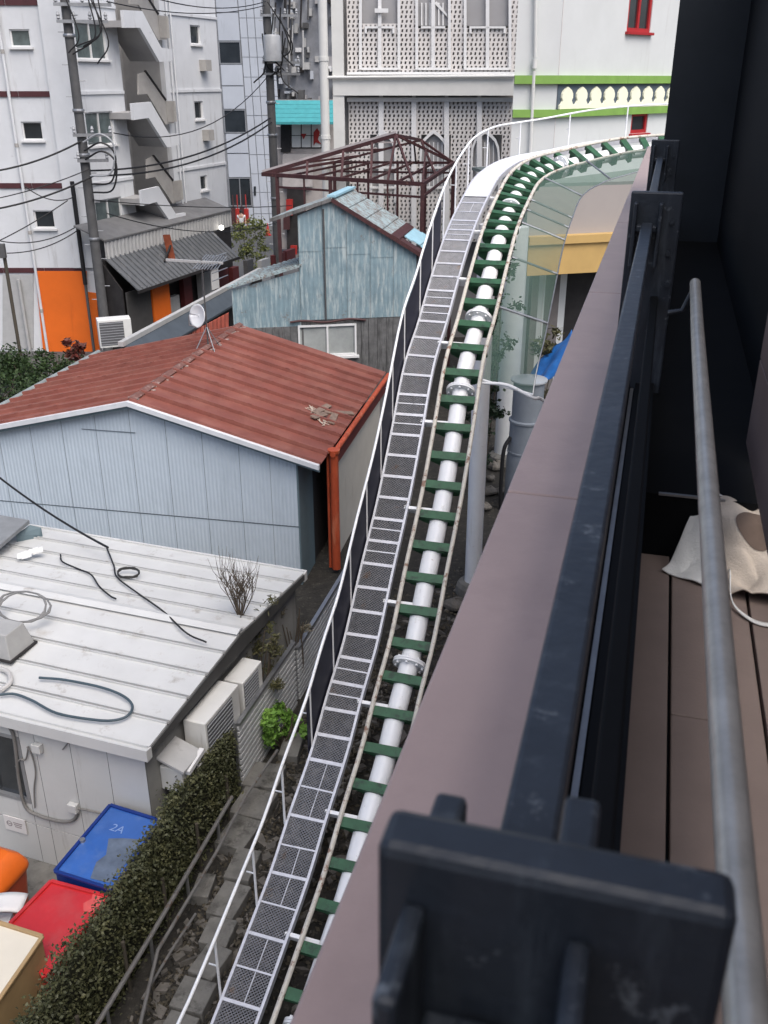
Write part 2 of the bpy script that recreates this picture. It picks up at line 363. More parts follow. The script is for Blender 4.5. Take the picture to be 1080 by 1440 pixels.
b = MB(); b.tube(pp, .0158, 16); b.build('pipe', PIPE, hr, smooth=True)
for a in (-2.3, .2):
    b = MB(); b.tube([TP(a, .122, .56), TP(a, .10, .62), TP(a, .06, .63)], .007, 8); b.build('bracket', BLACKS, hr, smooth=True)
ws = thing('boarded_side_wall', 'dark brown boarded wall behind the pipe handrail', 'wall', TP(-2, .39, 1.4))
b = MB(); tbox(b, -5, .45, .378, .42, 1.09, -.9); tbox(b, -5, .249, .62, .66, 1.43, 1.0); b.build('backing', BLACKW, ws)
for k in range(7):
    b = MB(); tbox(b, -5, .45, .365, .379, 1.10 - k * .29, 1.10 - (k + 1) * .29 + .006); b.build('wall_board', DECKW, ws, bevel=.002)
bw = thing('black_column', 'tall black column and wall rising past the railing posts', 'column', TP(5.5, .4, 1.4))
b = MB(); tbox(b, 5.5, 6.6, -.03, 1.6, H, -2.2); b.build('column', mat('black_column_paint', (.016, .020, .025), .6, .15, 3, spec=.3), bw)
b = MB(); tbox(b, .452, 5.498, .47, 1.6, 1.43, -1.5); b.build('side_panel', BLACKW, bw)
pl_ = thing('black_plinth', 'low black platform with an edge highlight line at the deck end', 'platform', TP(.2, .2, 1.4))
b = MB(); tbox(b, .15, 5.498, .052, .468, 1.6, 1.19); b.build('block', BLACKW, pl_)
b = MB(); tbox(b, .146, .158, .10, .30, 1.193, 1.186); b.build('edge_highlight', STEELG, pl_)  # highlight on the block's edge, modelled as a thin bright strip

# cloth and bag
def cloth_grid(fn, n=26): return MB().grid(fn, n, n)
def crump(x, y, k, s): return (math.sin(x * 17 * s + 3 * math.sin(y * 9 * s + k)) + math.sin(y * 23 * s + 2 * math.cos(x * 11 * s) + k * 2) + .6 * math.sin((x + y) * 41 * s + k)) / 2.6
bag = thing('canvas_bag', 'slumped cream canvas tote bag lying over the black platform edge', 'bag', TP(.1, .3, 1.4))
def fold(u, v, k): return .5 * crump(u, v, k, .30) + .5 * abs(crump(v * 1.3, u, k + 2, .22))
def drape(v): return (1.392 - .03 * v) if v < .25 else 1.3845 - .19 * ((v - .25) / .75) ** 1.15
def wc(u, v):
    bb = (.135 + .09 * v) * (1 - u) + .30 * u
    return TP(.02 + .17 * v - .09 * u * (1 - v), bb, drape(v) - .018 * fold(u, v, 1))
o = MB().grid(wc, 40, 40).build('white_panel', CLOTHW, bag, smooth=True); sd = o.modifiers.new('thick', 'SOLIDIFY'); sd.thickness = .004
def bc_(u, v):
    bb = .292 + .26 * u + .012 * crump(v, u, 6, .3); lump = math.sin(math.pi * min(1, u * 1.15 + .08)) * math.sin(math.pi * min(1, v * .8 + .15))
    return TP(-.09 + .25 * v - .05 * u * (1 - v), bb, drape(v) - .045 * lump - .055 * fold(u * 1.2, v * 1.2, 4))
o = MB().grid(bc_, 60, 60).build('bag_body', CLOTHB, bag, smooth=True); sd = o.modifiers.new('thick', 'SOLIDIFY'); sd.thickness = .005
def mouth(u, v):
    th_ = 2 * math.pi * u; r = 1 - v; q = bc_(.42 + .24 * r * math.cos(th_), .66 + .17 * r * math.sin(th_)); return q + Z * (.006 - .002 * r)
MB().grid(mouth, 30, 6).build('bag_mouth', mat('bag_lining', (.13, .095, .075), .9, .2, 9), bag, smooth=True)
b = MB(); pts = spline([bc_(.12, .30) + Z * .01, TP(-.14, .335, 1.385), TP(-.21, .375, 1.388), TP(-.23, .43, 1.388), TP(-.19, .49, 1.386), bc_(.7, .2) + Z * .01], 6)
b.grid(lambda u, v: pts[int(u * (len(pts) - 1) + .5)] + E2 * (.018 * (v - .5)) + Z * (.004 * math.sin(u * 9)), len(pts) - 1, 1); o = b.build('strap', CLOTHW, bag, smooth=True); sd = o.modifiers.new('thick', 'SOLIDIFY'); sd.thickness = .004

# ================================================================== COASTER TRACK
TK = [(-1.27, 5.17, .10), (-1.05, 5.82, .16), (-.83, 6.47, .40), (-.62, 7.11, .66), (-.40, 7.78, .95), (-.215, 8.43, 1.27), (0, 9.1, 1.64), (.17, 9.71, 2.03), (.365, 10.33, 2.46), (.57, 11.13, 3.08), (.795, 11.96, 3.74),
      (.99, 12.78, 4.43), (1.19, 13.67, 5.17), (1.41, 14.35, 5.66), (1.59, 15.0, 6.07), (1.76, 15.65, 6.40), (1.91, 16.24, 6.65), (2.10, 16.95, 6.87), (2.33, 17.7, 7.10), (2.58, 18.46, 7.30),
      (2.9, 19.08, 7.43), (3.25, 19.55, 7.50), (3.66, 19.9, 7.56), (4.49, 20.3, 7.70), (5.1, 20.44, 7.78), (6.1, 20.42, 7.84), (7.2, 20.1, 7.88)]
SC = 1 / 1.075
TK = [(x * SC, y * SC, H + (z - H) * SC) for x, y, z in TK]      # the same line, a little nearer and higher above the bank
path = spline(TK, 10)
cum = [0]
for p, q in zip(path[:-1], path[1:]): cum.append(cum[-1] + (q - p).length)
LEN = cum[-1]
def at_s(s):
    s = min(max(s, 0), LEN - 1e-4); k = 0
    lo, hi = 0, len(cum) - 1
    while hi - lo > 1:
        m = (lo + hi) // 2
        if cum[m] <= s: lo = m
        else: hi = m
    return path[lo].lerp(path[hi], (s - cum[lo]) / (cum[hi] - cum[lo]))
S_CURVE = next(cum[i] for i, p in enumerate(path) if p.y > 15.1)
def frame_s(s):
    t = (at_s(s + .15) - at_s(s - .15)).normalized(); x = t.cross(Z).normalized()
    bank = R(24) * min(max((s - S_CURVE) / 3.2, 0), 1)
    y0 = x.cross(t); x2 = x * math.cos(bank) - y0 * math.sin(bank); y = x2.cross(t)
    return at_s(s), t, x2, y, x
trk = thing('coaster_track', 'steel roller coaster track with white backbone pipe and green cross ties', 'coaster track', (1, 12, 0))
G = .518
ss = [i * .2 for i in range(int(LEN / .2) + 1)]
for sd_ in (-1, 1):
    b = MB(); b.tube([at_s(s) + frame_s(s)[2] * sd_ * G / 2 + frame_s(s)[3] * .032 for s in ss], .028, 10); b.build('rail', RAILM, trk, smooth=True)
BBR = .116
b = MB(); b.tube([at_s(s) - frame_s(s)[3] * .126 for s in ss], BBR, 22); b.build('backbone_pipe', WHITEP, trk, smooth=True)
# cross ties: an I-shaped green plate saddled over the pipe
TP_ = .440
b = MB()
prof = [(-G / 2 - .005, -.16), (-.15, -.25), (.15, -.25), (G / 2 + .005, -.16), (G / 2 + .005, .005), (-G / 2 - .005, .005)]
b.prism([Vector((x, -.008, z)) for x, z in prof], Vector((0, .016, 0)))
b.box((0, 0, .012), G / 2 - .005, .056, .008); b.box((0, .052, -.02), G / 2 - .006, .004, .03); b.box((0, -.052, -.02), G / 2 - .006, .004, .03)
tie_me = b.mesh('cross_tie', GREENP)
s = .22 - TP_
while s < LEN - .5:
    s += TP_ if s < S_CURVE - .2 else .345
    p, t, x, y, xh = frame_s(s); place('cross_tie', tie_me, frame_m(p, x, t, y), trk)
b = MB()
for k in range(2): b.lathe((0, 0, -.014 + k * .028), [(.2, -.012), (.2, .012)], 28)
for k in range(8): b.lathe((.165 * math.cos(k * math.pi / 4), .165 * math.sin(k * math.pi / 4), 0), [(.016, -.05), (.016, .05)], 6)
fl_me = b.mesh('pipe_flange', WHITEP)
for i in (2.5, 11.55, 20.5, 23.5, 30.5, 36.5):
    s = .22 + i * TP_
    if s < LEN: p, t, x, y, xh = frame_s(s); place('pipe_flange', fl_me, frame_m(p - y * .126, x, y, t), trk)
# support columns with footings
def column(x, y, ztop, r, parent, zb=0):
    b = MB(); b.tube([(x, y, zb), (x, y, ztop)], r, 24); c = b.build('support_column', WHITEP, parent, smooth=True)
    b = MB(); b.lathe((x, y, 0), [(r * 2.1, 0), (r * 2.0, .16), (r * 1.7, .24), (r * 1.05, .26)], 14); b.build('footing', CONC, c)
column(1.70, 15.95, 6.85, .155, trk)
column(6.0, 18.95, 7.6, .155, trk)
column(-.42, 7.1, .95, .12, trk)

# ------------------------------------------------------------------ maintenance walkway
wk = thing('maintenance_walkway', 'galvanised grating walkway with white handrail climbing beside the coaster track', 'walkway', (0, 12, 0))
OFF, WW, DPIT = -.625, .191, .322
def wframe(s):
    p, t, x2, y, x = frame_s(s); k = min(max((s - S_CURVE) / 3.2, 0), 1)
    y = x.cross(t); return p + x * (OFF) - y * (.03) + Z * (.10 * k), t, x, y
nx, ny = 10, 9
b = MB(); cw = 2 * WW / nx; ch = 1.0 / ny; sw = .007
for j in range(ny):
    for i in range(nx * 2):
        x0 = -WW + i * cw / 2; x1 = x0 + cw / 2
        for up in (0, 1):
            y0 = j * ch + ch * .5; ya = y0 + (ch * .5 if up else -ch * .5) * (i % 2); yb = y0 + (ch * .5 if up else -ch * .5) * ((i + 1) % 2)
            d = .0062 / DPIT
            b.add([(x0, ya - d, -.003), (x1, yb - d, -.003), (x1, yb + d, .004), (x0, ya + d, .004)], [(0, 1, 2, 3)])
mesh_me = b.mesh('expanded_mesh', MESHM)
b = MB(); b.box((0, 0, .002), WW, .016, .012); bar_me = b.mesh('cross_bar', WALKW)
b = MB(); b.box((0, 0, .002), WW, .009, .008); thin_me = b.mesh('thin_cross_bar', WALKW)
b = MB(); b.box((0, .5, .006), .004, .5, .004); seam_me = b.mesh('mesh_seam', WALKW)
wl = [wframe(s) for s in ss]
k = 0; s = .05; w_pieces = []
while s < LEN - DPIT:
    p, t, x, y = wframe(s); q, t2, x_, y_ = wframe(s + DPIT); d = (q - p); L = d.length; d.normalize(); xx = (x + x_).normalized(); yy = xx.cross(d)
    place('grating_panel', mesh_me, frame_m(p, xx, d, yy, 1, L, 1), wk)
    steep = 3.6 < s < S_CURVE + .5
    place('cross_bar', bar_me if steep or k % 2 == 0 else thin_me, frame_m(p, xx, d, yy, 1, 1.25 if steep else 1, 1), wk)
    if steep and (k // 2) % 3 == 1: place('cross_bar', thin_me, frame_m(p + d * L * .55, xx, d, yy), wk)
    if not steep and k % 3: place('mesh_seam', seam_me, frame_m(p + xx * .02, xx, d, yy, 1, L, 1), wk)
    s += DPIT; k += 1
fr = [(x, y) for p, t, x, y in wl]
for sd_ in (-1, 1):
    b = MB(); c0 = sd_ * (WW + .014); b.sweep([q[0] for q in wl], fr, [(c0 - .014, -.06), (c0 + .014, -.06), (c0 + .014, .022), (c0 - .014, .022)]); b.build('side_beam', WALKW, wk)
# solid plate on the top bend
b = MB(); pts = [wframe(s) for s in ss if s > S_CURVE + 1.3]
b.sweep([q[0] for q in pts], [(q[2], q[3]) for q in pts], [(-WW, .012), (WW, .012), (WW, .024), (-WW, .024)]); b.build('deck_plate', WHITEP, wk)
# brackets tying the walkway to the backbone
b = MB(); b.box((-.28, 0, -.05), .185, .02, .02); b.box((-.28, 0, -.12), .185, .006, .05); br_me = b.mesh('tie_bracket', WHITEP)
i = 0; s = .75
while s < LEN:
    p, t, x, y, xh = frame_s(s); place('tie_bracket', br_me, frame_m(p, xh, t, xh.cross(t)), wk); s += TP_ * 3
# handrail
HRH = .73
def hrp(s, h):
    p, t, x, y = wframe(s); k = min(max((s - S_CURVE - 1) / 2.5, 0), 1); return p - x * (WW + .05) + Z * (h * (1 - .2 * k) if h > 0 else h)
b = MB(); b.tube([hrp(s, HRH) for s in ss], .017, 10); b.build('handrail', WHITEP, wk, smooth=True)
s = .45
while s < LEN:
    b = MB(); b.tube([hrp(s, -.06), hrp(s, HRH)], .0135, 8); po = b.build('handrail_post', WHITEP, wk, smooth=True)
    b = MB(); a = hrp(s, HRH * .52); b.bar(a, a - wframe(s)[2] * .09, .012); b.build('stub_bracket', WHITEP, po)
    s += .92
b = MB(); nav = [s for s in ss if 3.9 < s < S_CURVE - .2]
b.grid(lambda u, v: hrp(nav[0] + (nav[-1] - nav[0]) * u, -.25 + v * (HRH + .16)) - Z * (.0), len(nav), 4)
o = b.build('side_sheet', NAVY, wk); sdm = o.modifiers.new('thick', 'SOLIDIFY'); sdm.thickness = .006

# ------------------------------------------------------------------ green safety net on the inside of the bend
net = thing('green_safety_net', 'translucent green safety net on pipe arms inside the track bend', 'safety net', (3, 17, 5))
ns = [s for s in ss if S_CURVE - 3.1 < s < LEN - .5]
def netp(s, w):
    p, t, x2, y, x = frame_s(s); k = min(max((s - S_CURVE + 3.1) / 4.5, 0), 1)
    dn = .26 - .1 * (1 - k) ; wd = .69
    return p + x * (G / 2 + .03 + wd * w) - Z * (.05 + dn * w * w + .05 * math.sin(s * 3.1) * w * (1 - w) * 4)
b = MB(); b.grid(lambda u, v: netp(ns[0] + (ns[-1] - ns[0]) * u, v), len(ns) * 2, 6); b.build('net_sheet', NET, net, smooth=True)
s = ns[0]; step = [0, 1.35, 2.5, 3.6, 4.1, 4.5, 5.6, 7.2, 8.6]
for d in step:
    if ns[0] + d < ns[-1]:
        b = MB(); b.tube([netp(ns[0] + d, 0) + Z * .02, netp(ns[0] + d, 1) + Z * .02], .017, 8); b.build('net_arm', STEELG if d else WHITEP, net, smooth=True)
b = MB(); b.tube([netp(q, 1) for q in ns], .011, 6); b.build('edge_wire', STEELG, net, smooth=True)

# ================================================================== RED-ROOFED HOUSE
def roof_strip(w, L, rib=.028, m=REDROOF):
    """one tin strip: x across (w), y down the slope (L), z up; a batten on its edge, slightly wavy sheet"""
    b = MB(); b.box((w / 2, L / 2, 0), w / 2 - .002, L / 2, .008); b.box((.045, L / 2, .012), .012, L / 2, .004)
    b.prism([Vector((-.034, 0, .006)), Vector((.034, 0, .006)), Vector((.022, 0, .006 + rib)), Vector((-.022, 0, .006 + rib))], Vector((0, L, 0)))
    for k in range(1, int(L / .9) + 1):
        y = k * .9 + .05 * math.sin(k * 7); b.box((0, y, .008 + rib), .026, .035, .006)
    return b.mesh('roof_strip', m)
hs = thing('red_roofed_house', 'single storey house with rusty red tin roof and pale blue gable wall', 'house', (-4, 19, 0))
RN = Vector((-4.69, 16.86, 3.58)); RF = Vector((-3.50, 22.75, 3.58))
rd = (RF - RN).normalized(); rp_ = Vector((rd.y, -rd.x, 0)); RL = (RF - RN).length
RN2 = RN - rd * .12
slope_r = (rp_ * 3.62 - Z * .98); slope_l = (-rp_ * 3.80 - Z * .90)
nst = 12; wst = (RL + .12) / nst
for sl, nm in ((slope_r, 'r'), (slope_l, 'l')):
    L = sl.length; d = sl.normalized(); up = d.cross(rd) if nm == 'l' else rd.cross(d)
    if up.z < 0: up = -up
    me = roof_strip(wst, L, .07)
    for k in range(nst):
        place('roof_strip', me, frame_m(RN2 + rd * k * wst + up * random.uniform(-.004, .004), rd, d, up), hs)
b = MB(); b.prism([RN2 + Z * .03 - rp_ * .10 - Z * .015, RN2 + Z * .06, RN2 + Z * .03 + rp_ * .10 - Z * .015, RN2 + Z * .005], rd * (RL + .12)); b.build('ridge_cap', mat('ridge_cap_rust', (.16, .075, .06), .7, .3, 6, spot=((.32, .25, .22), .3, 6.)), hs)
b = MB()
for k in range(60):
    q = RN2 + rd * (.1 + k * .1) + rp_ * random.uniform(-.16, .16) + Z * .0; b.box(q + Z * (.005 - abs((q - RN2).dot(rp_)) * .2), random.uniform(.02, .06), random.uniform(.01, .03), .008)
b.build('loose_mortar', mat('mortar_crumbs', (.36, .30, .27), .9, .2), hs, kind='stuff')
# verge flashing on the near gable
for sl in (slope_r, slope_l):
    a = RN2 - rd * .02; b = MB(); e = a + sl * 1.0
    b.prism([a + Z * .03, a + Z * -.06, e + Z * -.06, e + Z * .03], -rd * .09); b.build('verge_trim', mat('verge_trim_paint', (.62, .64, .66), .5, .1, 4), hs)
    b = MB(); b.prism([a - Z * .062, a - Z * .12, e - Z * .12, e - Z * .062], -rd * .04); b.build('verge_board', BLUED, hs)
# gable wall of corrugated sheets (two rows), a dark seam strip between
GP = Plane((RN.x, RN.y), (rp_.x, rp_.y))
def corr(pl, s0, s1, zb, ztop, off, pitch=.075, amp=.0028):   # corrugated sheet, ztop is a function of s
    b = MB(); n = max(2, int(round((s1 - s0) / (pitch / 4)))); v = []
    for i in range(n + 1):
        s = s0 + (s1 - s0) * i / n; o = off + amp * (1 if (i % 4) in (0, 1) else -1)
        v += [pl.w(s, zb, o), pl.w(s, ztop(s), o)]
    b.add(v, [(2 * i, 2 * i + 2, 2 * i + 3, 2 * i + 1) for i in range(n)]); return b
ztop = lambda s: 3.58 - .09 - (abs(s) * (.98 / 3.62 if s > 0 else .90 / 3.80))
wl_s = [-3.6, -2.9, -2.2, -1.52, -.81, -.1, .61, 1.32, 2.03, 2.62, 3.13]
for s0, s1 in zip(wl_s[:-1], wl_s[1:]):
    corr(GP, s0 + .004, s1 - .004, 1.26, ztop, .0).build('wall_sheet', BLUEW, hs)
    corr(GP, s0 + .004, s1 - .004, 0, lambda s: 1.235, -.012).build('wall_sheet', BLUEW, hs)
b = MB(); b.prism([GP.w(-3.6, 0, -.03), GP.w(3.13, 0, -.03), GP.w(3.13, ztop(3.13), -.03), GP.w(0, 3.5, -.03), GP.w(-3.6, ztop(-3.6), -.03)], -GP.n * .1); b.build('wall_frame', BLUED, hs)
slab_sz(GP, -3.6, 3.13, 1.237, 1.256, .004, mat('seam_flashing', (.12, .15, .17), .6), hs, 'seam_strip', -.01)
b = MB(); b.box(GP.w(-.55, 2.93, .012), .55, .004, .006, rp_, GP.n, Z); b.build('batten', mat('seam_flashing', (.12, .15, .17)), hs)
# recessed side of the house, shade painted into its dark colour; long right wall
SP0 = GP.w(3.13, 0); 
b = MB(); b.prism([SP0, SP0 + rd * .95, SP0 + rd * .95 + Z * 2.6, SP0 + Z * 2.6], rp_ * .03); b.build('side_sheet', BLUED, hs)
A = SP0 + rd * .95
b = MB(); b.prism([A, A + rd * 5.0, A + rd * 5.0 + Z * 2.5, A + Z * 2.5], -rp_ * .1); b.build('side_wall', SHOPD, hs)
CW = A + rp_ * .42 + rd * .45
b = MB(); b.prism([CW, CW + rd * 4.2, CW + rd * 4.2 + Z * 2.12, CW + Z * 2.12], -rp_ * .06); b.build('cream_panel', CREAM, hs)
ER = RN + slope_r
b = MB(); b.prism([ER + rd * .55 - Z * .05, ER + rd * 5.9 - Z * .05, ER + rd * 5.9 - Z * .42, ER + rd * .55 - Z * .42], rp_ * .03); b.build('red_fascia', DKRED, hs)
b = MB(); b.tube([ER + rd * .5 + rp_ * .08 - Z * .03, ER + rd * 5.9 + rp_ * .08 - Z * .03], .055, 10); b.build('gutter', REDPOST, hs, smooth=True)
g0 = ER + rd * .62 + rp_ * .07
b = MB(); b.tube([Vector((g0.x, g0.y, .1)), Vector((g0.x, g0.y, g0.z + .0))], .085, 16); b.lathe((g0.x, g0.y, g0.z - .02), [(.085, -.05), (.12, .0), (.12, .06), (.09, .06)], 16); b.build('downpipe', REDPOST, hs, smooth=True)
b = MB(); b.tube([Vector((g0.x - .12, g0.y + .05, .1)), Vector((g0.x - .12, g0.y + .05, g0.z - .05))], .03, 10); b.build('thin_downpipe', REDPOST, hs, smooth=True)
b = MB(); b.tube([RN2 + slope_l - rd * .1 - rp_ * .05, RN2 + slope_l + rd * 6.2 - rp_ * .05], .06, 10); b.build('left_gutter', mat('grey_green_gutter', (.22, .25, .25), .6, .2), hs, smooth=True)
# planks and string left on the roof
nrm = rd.cross(slope_r.normalized()); nrm = nrm if nrm.z > 0 else -nrm
def on_roof(u, v): 
    r = ray(u, v); o = Vector((0, 0, H)); t = (RN - o).dot(nrm) / r.dot(nrm); return o + r * t + nrm * .03
pl0 = thing('roof_debris', 'weathered boards and pale twine lying on the red roof', 'debris', on_roof(455, 585))
for (u, v, a, L) in ((452, 578, .2, .34), (468, 590, -.1, .30), (476, 582, .9, .34), (448, 588, .4, .22)):
    q = on_roof(u, v); d = (rd * math.cos(a) + slope_r.normalized() * math.sin(a)); b = MB(); b.box(q + nrm * random.uniform(0, .03), L, .07, .012, d, nrm.cross(d), nrm); b.build('board', mat('old_board', (.21, .15, .115), .8, .3, 8), pl0)
for k in range(6):
    pts = [on_roof(430 + random.uniform(-6, 10) + i * 6, 572 + random.uniform(-6, 6) + i * 7) for i in range(5)]
    b = MB(); b.tube(spline(pts, 4), .008, 5); b.build('twine', mat('pale_twine', (.5, .42, .34), .9), pl0)
# ridge-mounted aerial mast with dish
an = thing('aerial_mast', 'satellite dish and television aerial on a mast at the red roof ridge', 'aerial', RF - rd * 2.0)
mb0 = RF - rd * 2.1; mt = mb0 + Z * 1.95
b = MB(); b.tube([mb0, mt], .018, 8); b.build('mast', POLEM, an, smooth=True)
for d in (rp_ * .22 - Z * .06 - rd * .2, -rp_ * .22 - Z * .06 - rd * .2, rp_ * .2 - Z * .06 + rd * .22):
    b = MB(); b.tube([mb0 + Z * .45, mb0 + d], .012, 6); b.build('stay', STEELG, an, smooth=True)
dc = mb0 + Z * .72 - E1 * -.0 - Vector((.16, .15, 0)); dn = Vector((-.55, -.8, .22)).normalized(); dx = dn.cross(Z).normalized(); dy = dx.cross(dn)
b = MB(); 
b.grid(lambda u, v: dc + (dx * math.cos(2 * math.pi * u) * .9 + dy * math.sin(2 * math.pi * u)) * (.26 * (1 - v)) - dn * (.06 * (1 - (1 - v) ** 2)), 26, 6)
o = b.build('dish', mat('dish_white', (.62, .63, .64), .45, .05), an, smooth=True); sm = o.modifiers.new('t', 'SOLIDIFY'); sm.thickness = .012
b = MB(); b.tube([dc - dy * .24 - dn * .0, dc - dy * .2 + dn * .22, dc + dn * .26], .012, 6); b.build('feed_arm', STEELG, an, smooth=True)
bo = Vector((-.95, .30, .0)).normalized(); q = mt - Z * .1
b = MB(); b.bar(q + bo * .85, q - bo * .5, .05); boom = b.build('boom', CORRL, an)
for k in range(9):
    c = q + bo * (.05 - k * .065); cr = bo.cross(Z); L = .34 - .01 * k
    b = MB(); b.tube([c - cr * L - Z * .1, c + cr * L + Z * .1], .011, 6); b.build('aerial_rod', STEELG, boom, smooth=True)
for k in range(4):
    c = q - bo * .42; b = MB(); b.tube([c - Z * (.32 - k * .16) - bo.cross(Z) * .36, c - Z * (.32 - k * .16) + bo.cross(Z) * .36], .011, 6); b.build('reflector_rod', STEELG, boom, smooth=True)

# ================================================================== AIR CONDITIONERS
def ac_unit(name, label, c, X, w, d, h, group=None):
    """c: base centre; X: unit direction along the width; front faces X.cross(Z)"""
    X = Vector(X).normalized(); Yf = X.cross(Z); t = thing(name, label, 'air conditioner', c, group)
    c = Vector(c)
    b = MB(); b.box(c + Z * (h / 2 + .05), w / 2, d / 2, h / 2, X, Yf, Z); body = b.build('casing', ACW, t, bevel=.015)
    b = MB(); b.box(c + Z * (h / 2 + .05) + Yf * (d / 2 + .004) - X * w * .1, w * .36, .004, h * .42, X, Yf, Z); gr = b.build('grille', ACG, t)
    b = MB()
    for k in range(9): b.box(c + Z * (.05 + h * .12 + k * h * .095) + Yf * (d / 2 + .012) - X * w * .1, w * .36, .004, .008, X, Yf, Z)
    b.build('grille_bars', INSUL, gr)
    b = MB(); b.box(c + Z * (h / 2 + .05) + X * (w / 2 + .005), .004, d * .36, h * .4, X, Yf, Z); b.build('side_fins', ACG, t)
    for k in (-1, 1):
        b = MB(); b.box(c + X * k * w * .33 + Z * .025, .03, d * .62, .025, X, Yf, Z); b.build('foot', POLEM, t)
    b = MB(); b.lathe(c + Z * (h * .45) - X * 0 - Yf * (d / 2 - .01), [(.05, 0), (.05, .1)], 8); b.build('valve', POLEM, t)
    return t
acp = P(164, 488, Y=25.0)
t = ac_unit('outdoor_air_conditioner', 'white outdoor air conditioner on a steel stand above the red roof', acp, Vector((.93, .35, 0)), .86, .42, .74)
for sx in (-1, 1):
    for sy in (-1, 1):
        b = MB(); q = acp + Vector((.93, .35, 0)).normalized() * sx * .4 + Vector((.35, -.93, 0)).normalized() * sy * .2; b.bar(Vector((q.x, q.y, 0)), q, .04); b.build('stand_leg', STEELG, t)

# ================================================================== PREFAB HUT
hut = thing('prefab_hut', 'prefabricated hut with white ribbed roof and cream walls', 'hut', (-4.5, 11, 0))
HA = Vector((-2.68, 8.47, 0)); hx = Vector((-.945, .326, 0)).normalized(); hy = Vector((hx.y, -hx.x, 0)); hy = hy if hy.y > 0 else -hy
HL, HW, HZ = 4.8, 4.15, 2.28
def HP(a, c, z): return HA + hx * a + hy * c + Z * z
# roof strips run along hx; ridge in the middle
ridge_c = HW * .52; rise = .16
def hz(c): return HZ + .05 + rise * (c / ridge_c if c < ridge_c else (HW - c) / (HW - ridge_c))
nr = 5
for side in (0, 1):
    c0, c1 = (-.1, ridge_c) if side == 0 else (ridge_c, HW + .1)
    for k in range(nr):
        a0 = c0 + (c1 - c0) * k / nr; a1 = c0 + (c1 - c0) * (k + 1) / nr
        b = MB(); m_ = .017
        b.hexa([HP(-.12, a0 + m_, hz(a0) - .03), HP(HL, a0 + m_, hz(a0) - .03), HP(HL, a1 - m_, hz(a1) - .03), HP(-.12, a1 - m_, hz(a1) - .03),
                HP(-.12, a0 + m_, hz(a0)), HP(HL, a0 + m_, hz(a0)), HP(HL, a1 - m_, hz(a1)), HP(-.12, a1 - m_, hz(a1))])
        for a, s_ in ((a0 + m_, 1), (a1 - m_, -1)):
            b.hexa([HP(-.12, a, hz(a)), HP(HL, a, hz(a)), HP(HL, a + s_ * .012, hz(a)), HP(-.12, a + s_ * .012, hz(a)), HP(-.12, a, hz(a) + .028), HP(HL, a, hz(a) + .028), HP(HL, a + s_ * .012, hz(a) + .028), HP(-.12, a + s_ * .012, hz(a) + .028)])
        b.build('roof_panel', HUTROOF, hut)
b = MB(); b.hexa([HP(-.1, -.08, HZ), HP(HL, -.08, HZ), HP(HL, HW + .08, HZ), HP(-.1, HW + .08, HZ), HP(-.1, -.08, HZ + .015), HP(HL, -.08, HZ + .015), HP(HL, HW + .08, HZ + .015), HP(-.1, HW + .08, HZ + .015)]); b.build('roof_underlay', mat('gap_grime', (.05, .045, .04), .9), hut)
for c in (ridge_c - .05, ridge_c + .05):
    pass
b = MB(); b.prism([HP(-.13, ridge_c - .1, hz(ridge_c) + .028), HP(-.13, ridge_c, hz(ridge_c) + .06), HP(-.13, ridge_c + .1, hz(ridge_c) + .028)], hx * (HL + .1)); b.build('ridge_cap', HUTROOF, hut)
for c, s_ in ((-.14, 1), (HW + .14, -1)):
    b = MB(); b.hexa([HP(-.14, c, HZ - .10), HP(HL, c, HZ - .10), HP(HL, c + s_ * .10, HZ - .10), HP(-.14, c + s_ * .10, HZ - .10), HP(-.14, c, HZ + .05), HP(HL, c, HZ + .05), HP(HL, c + s_ * .10, HZ + .035), HP(-.14, c + s_ * .10, HZ + .035)]); b.build('eaves_trim', HUTROOF, hut)
b = MB(); b.prism([HP(-.14, -.04, HZ - .06), HP(-.14, HW + .04, HZ - .06), HP(-.14, HW + .04, HZ + .02), HP(-.14, ridge_c, HZ + .05 + rise - .02), HP(-.14, -.04, HZ + .02)], hx * .02); b.build('gable_trim', mat('dark_gable_edge', (.06, .06, .058), .7), hut)
FPx = Plane((HA.x, HA.y), (hx.x, hx.y)); SPx = Plane((HA.x, HA.y), (hy.x, hy.y))
wh = (1.72, 2.75, .95, 1.95)
xs = [0, .5, 1.0, 1.5, 1.72, 2.75, 3.3, 4.0, HL]
for s0, s1 in zip(xs[:-1], xs[1:]):
    hol = [(wh[0] - .01, wh[1] + .01, wh[2], wh[3])] if s0 == 1.72 else []
    wall(FPx, s0 + .003, s1 - .003, .62, HZ - .05, hol, HUTWALL, hut, 'wall_panel', .08)
    wall(FPx, s0 + .003, s1 - .003, 0, .605, [], HUTWALL, hut, 'wall_panel', .08)
window(FPx, wh, hut, GLASSD, FRAMEG, 1, False, .04)
b = MB(); b.hexa([HP(0.02, .04, 0), HP(HL, .04, 0), HP(HL, .09, 0), HP(.02, .09, 0), HP(.02, .04, .9), HP(HL, .04, .9), HP(HL, .09, .9), HP(.02, .09, .9)]); b.build('floor_frame', SHOPD, hut)
sx_ = [0, .9, 1.8, 2.7, 3.4, HW]
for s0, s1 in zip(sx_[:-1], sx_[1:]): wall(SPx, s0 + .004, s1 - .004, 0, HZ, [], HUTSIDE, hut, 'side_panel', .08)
b = MB(); b.prism([HP(.02, .03, HZ - .07), HP(HL, .03, HZ - .07), HP(HL, HW - .03, HZ - .07), HP(.02, HW - .03, HZ - .07)], Z * .01); b.build('ceiling', SHOPD, hut)
# rear wall
b = MB(); b.prism([HP(0, HW, 0), HP(HL, HW, 0), HP(HL, HW, HZ), HP(0, HW, HZ)], hy * -.05); b.build('rear_wall', HUTSIDE, hut)
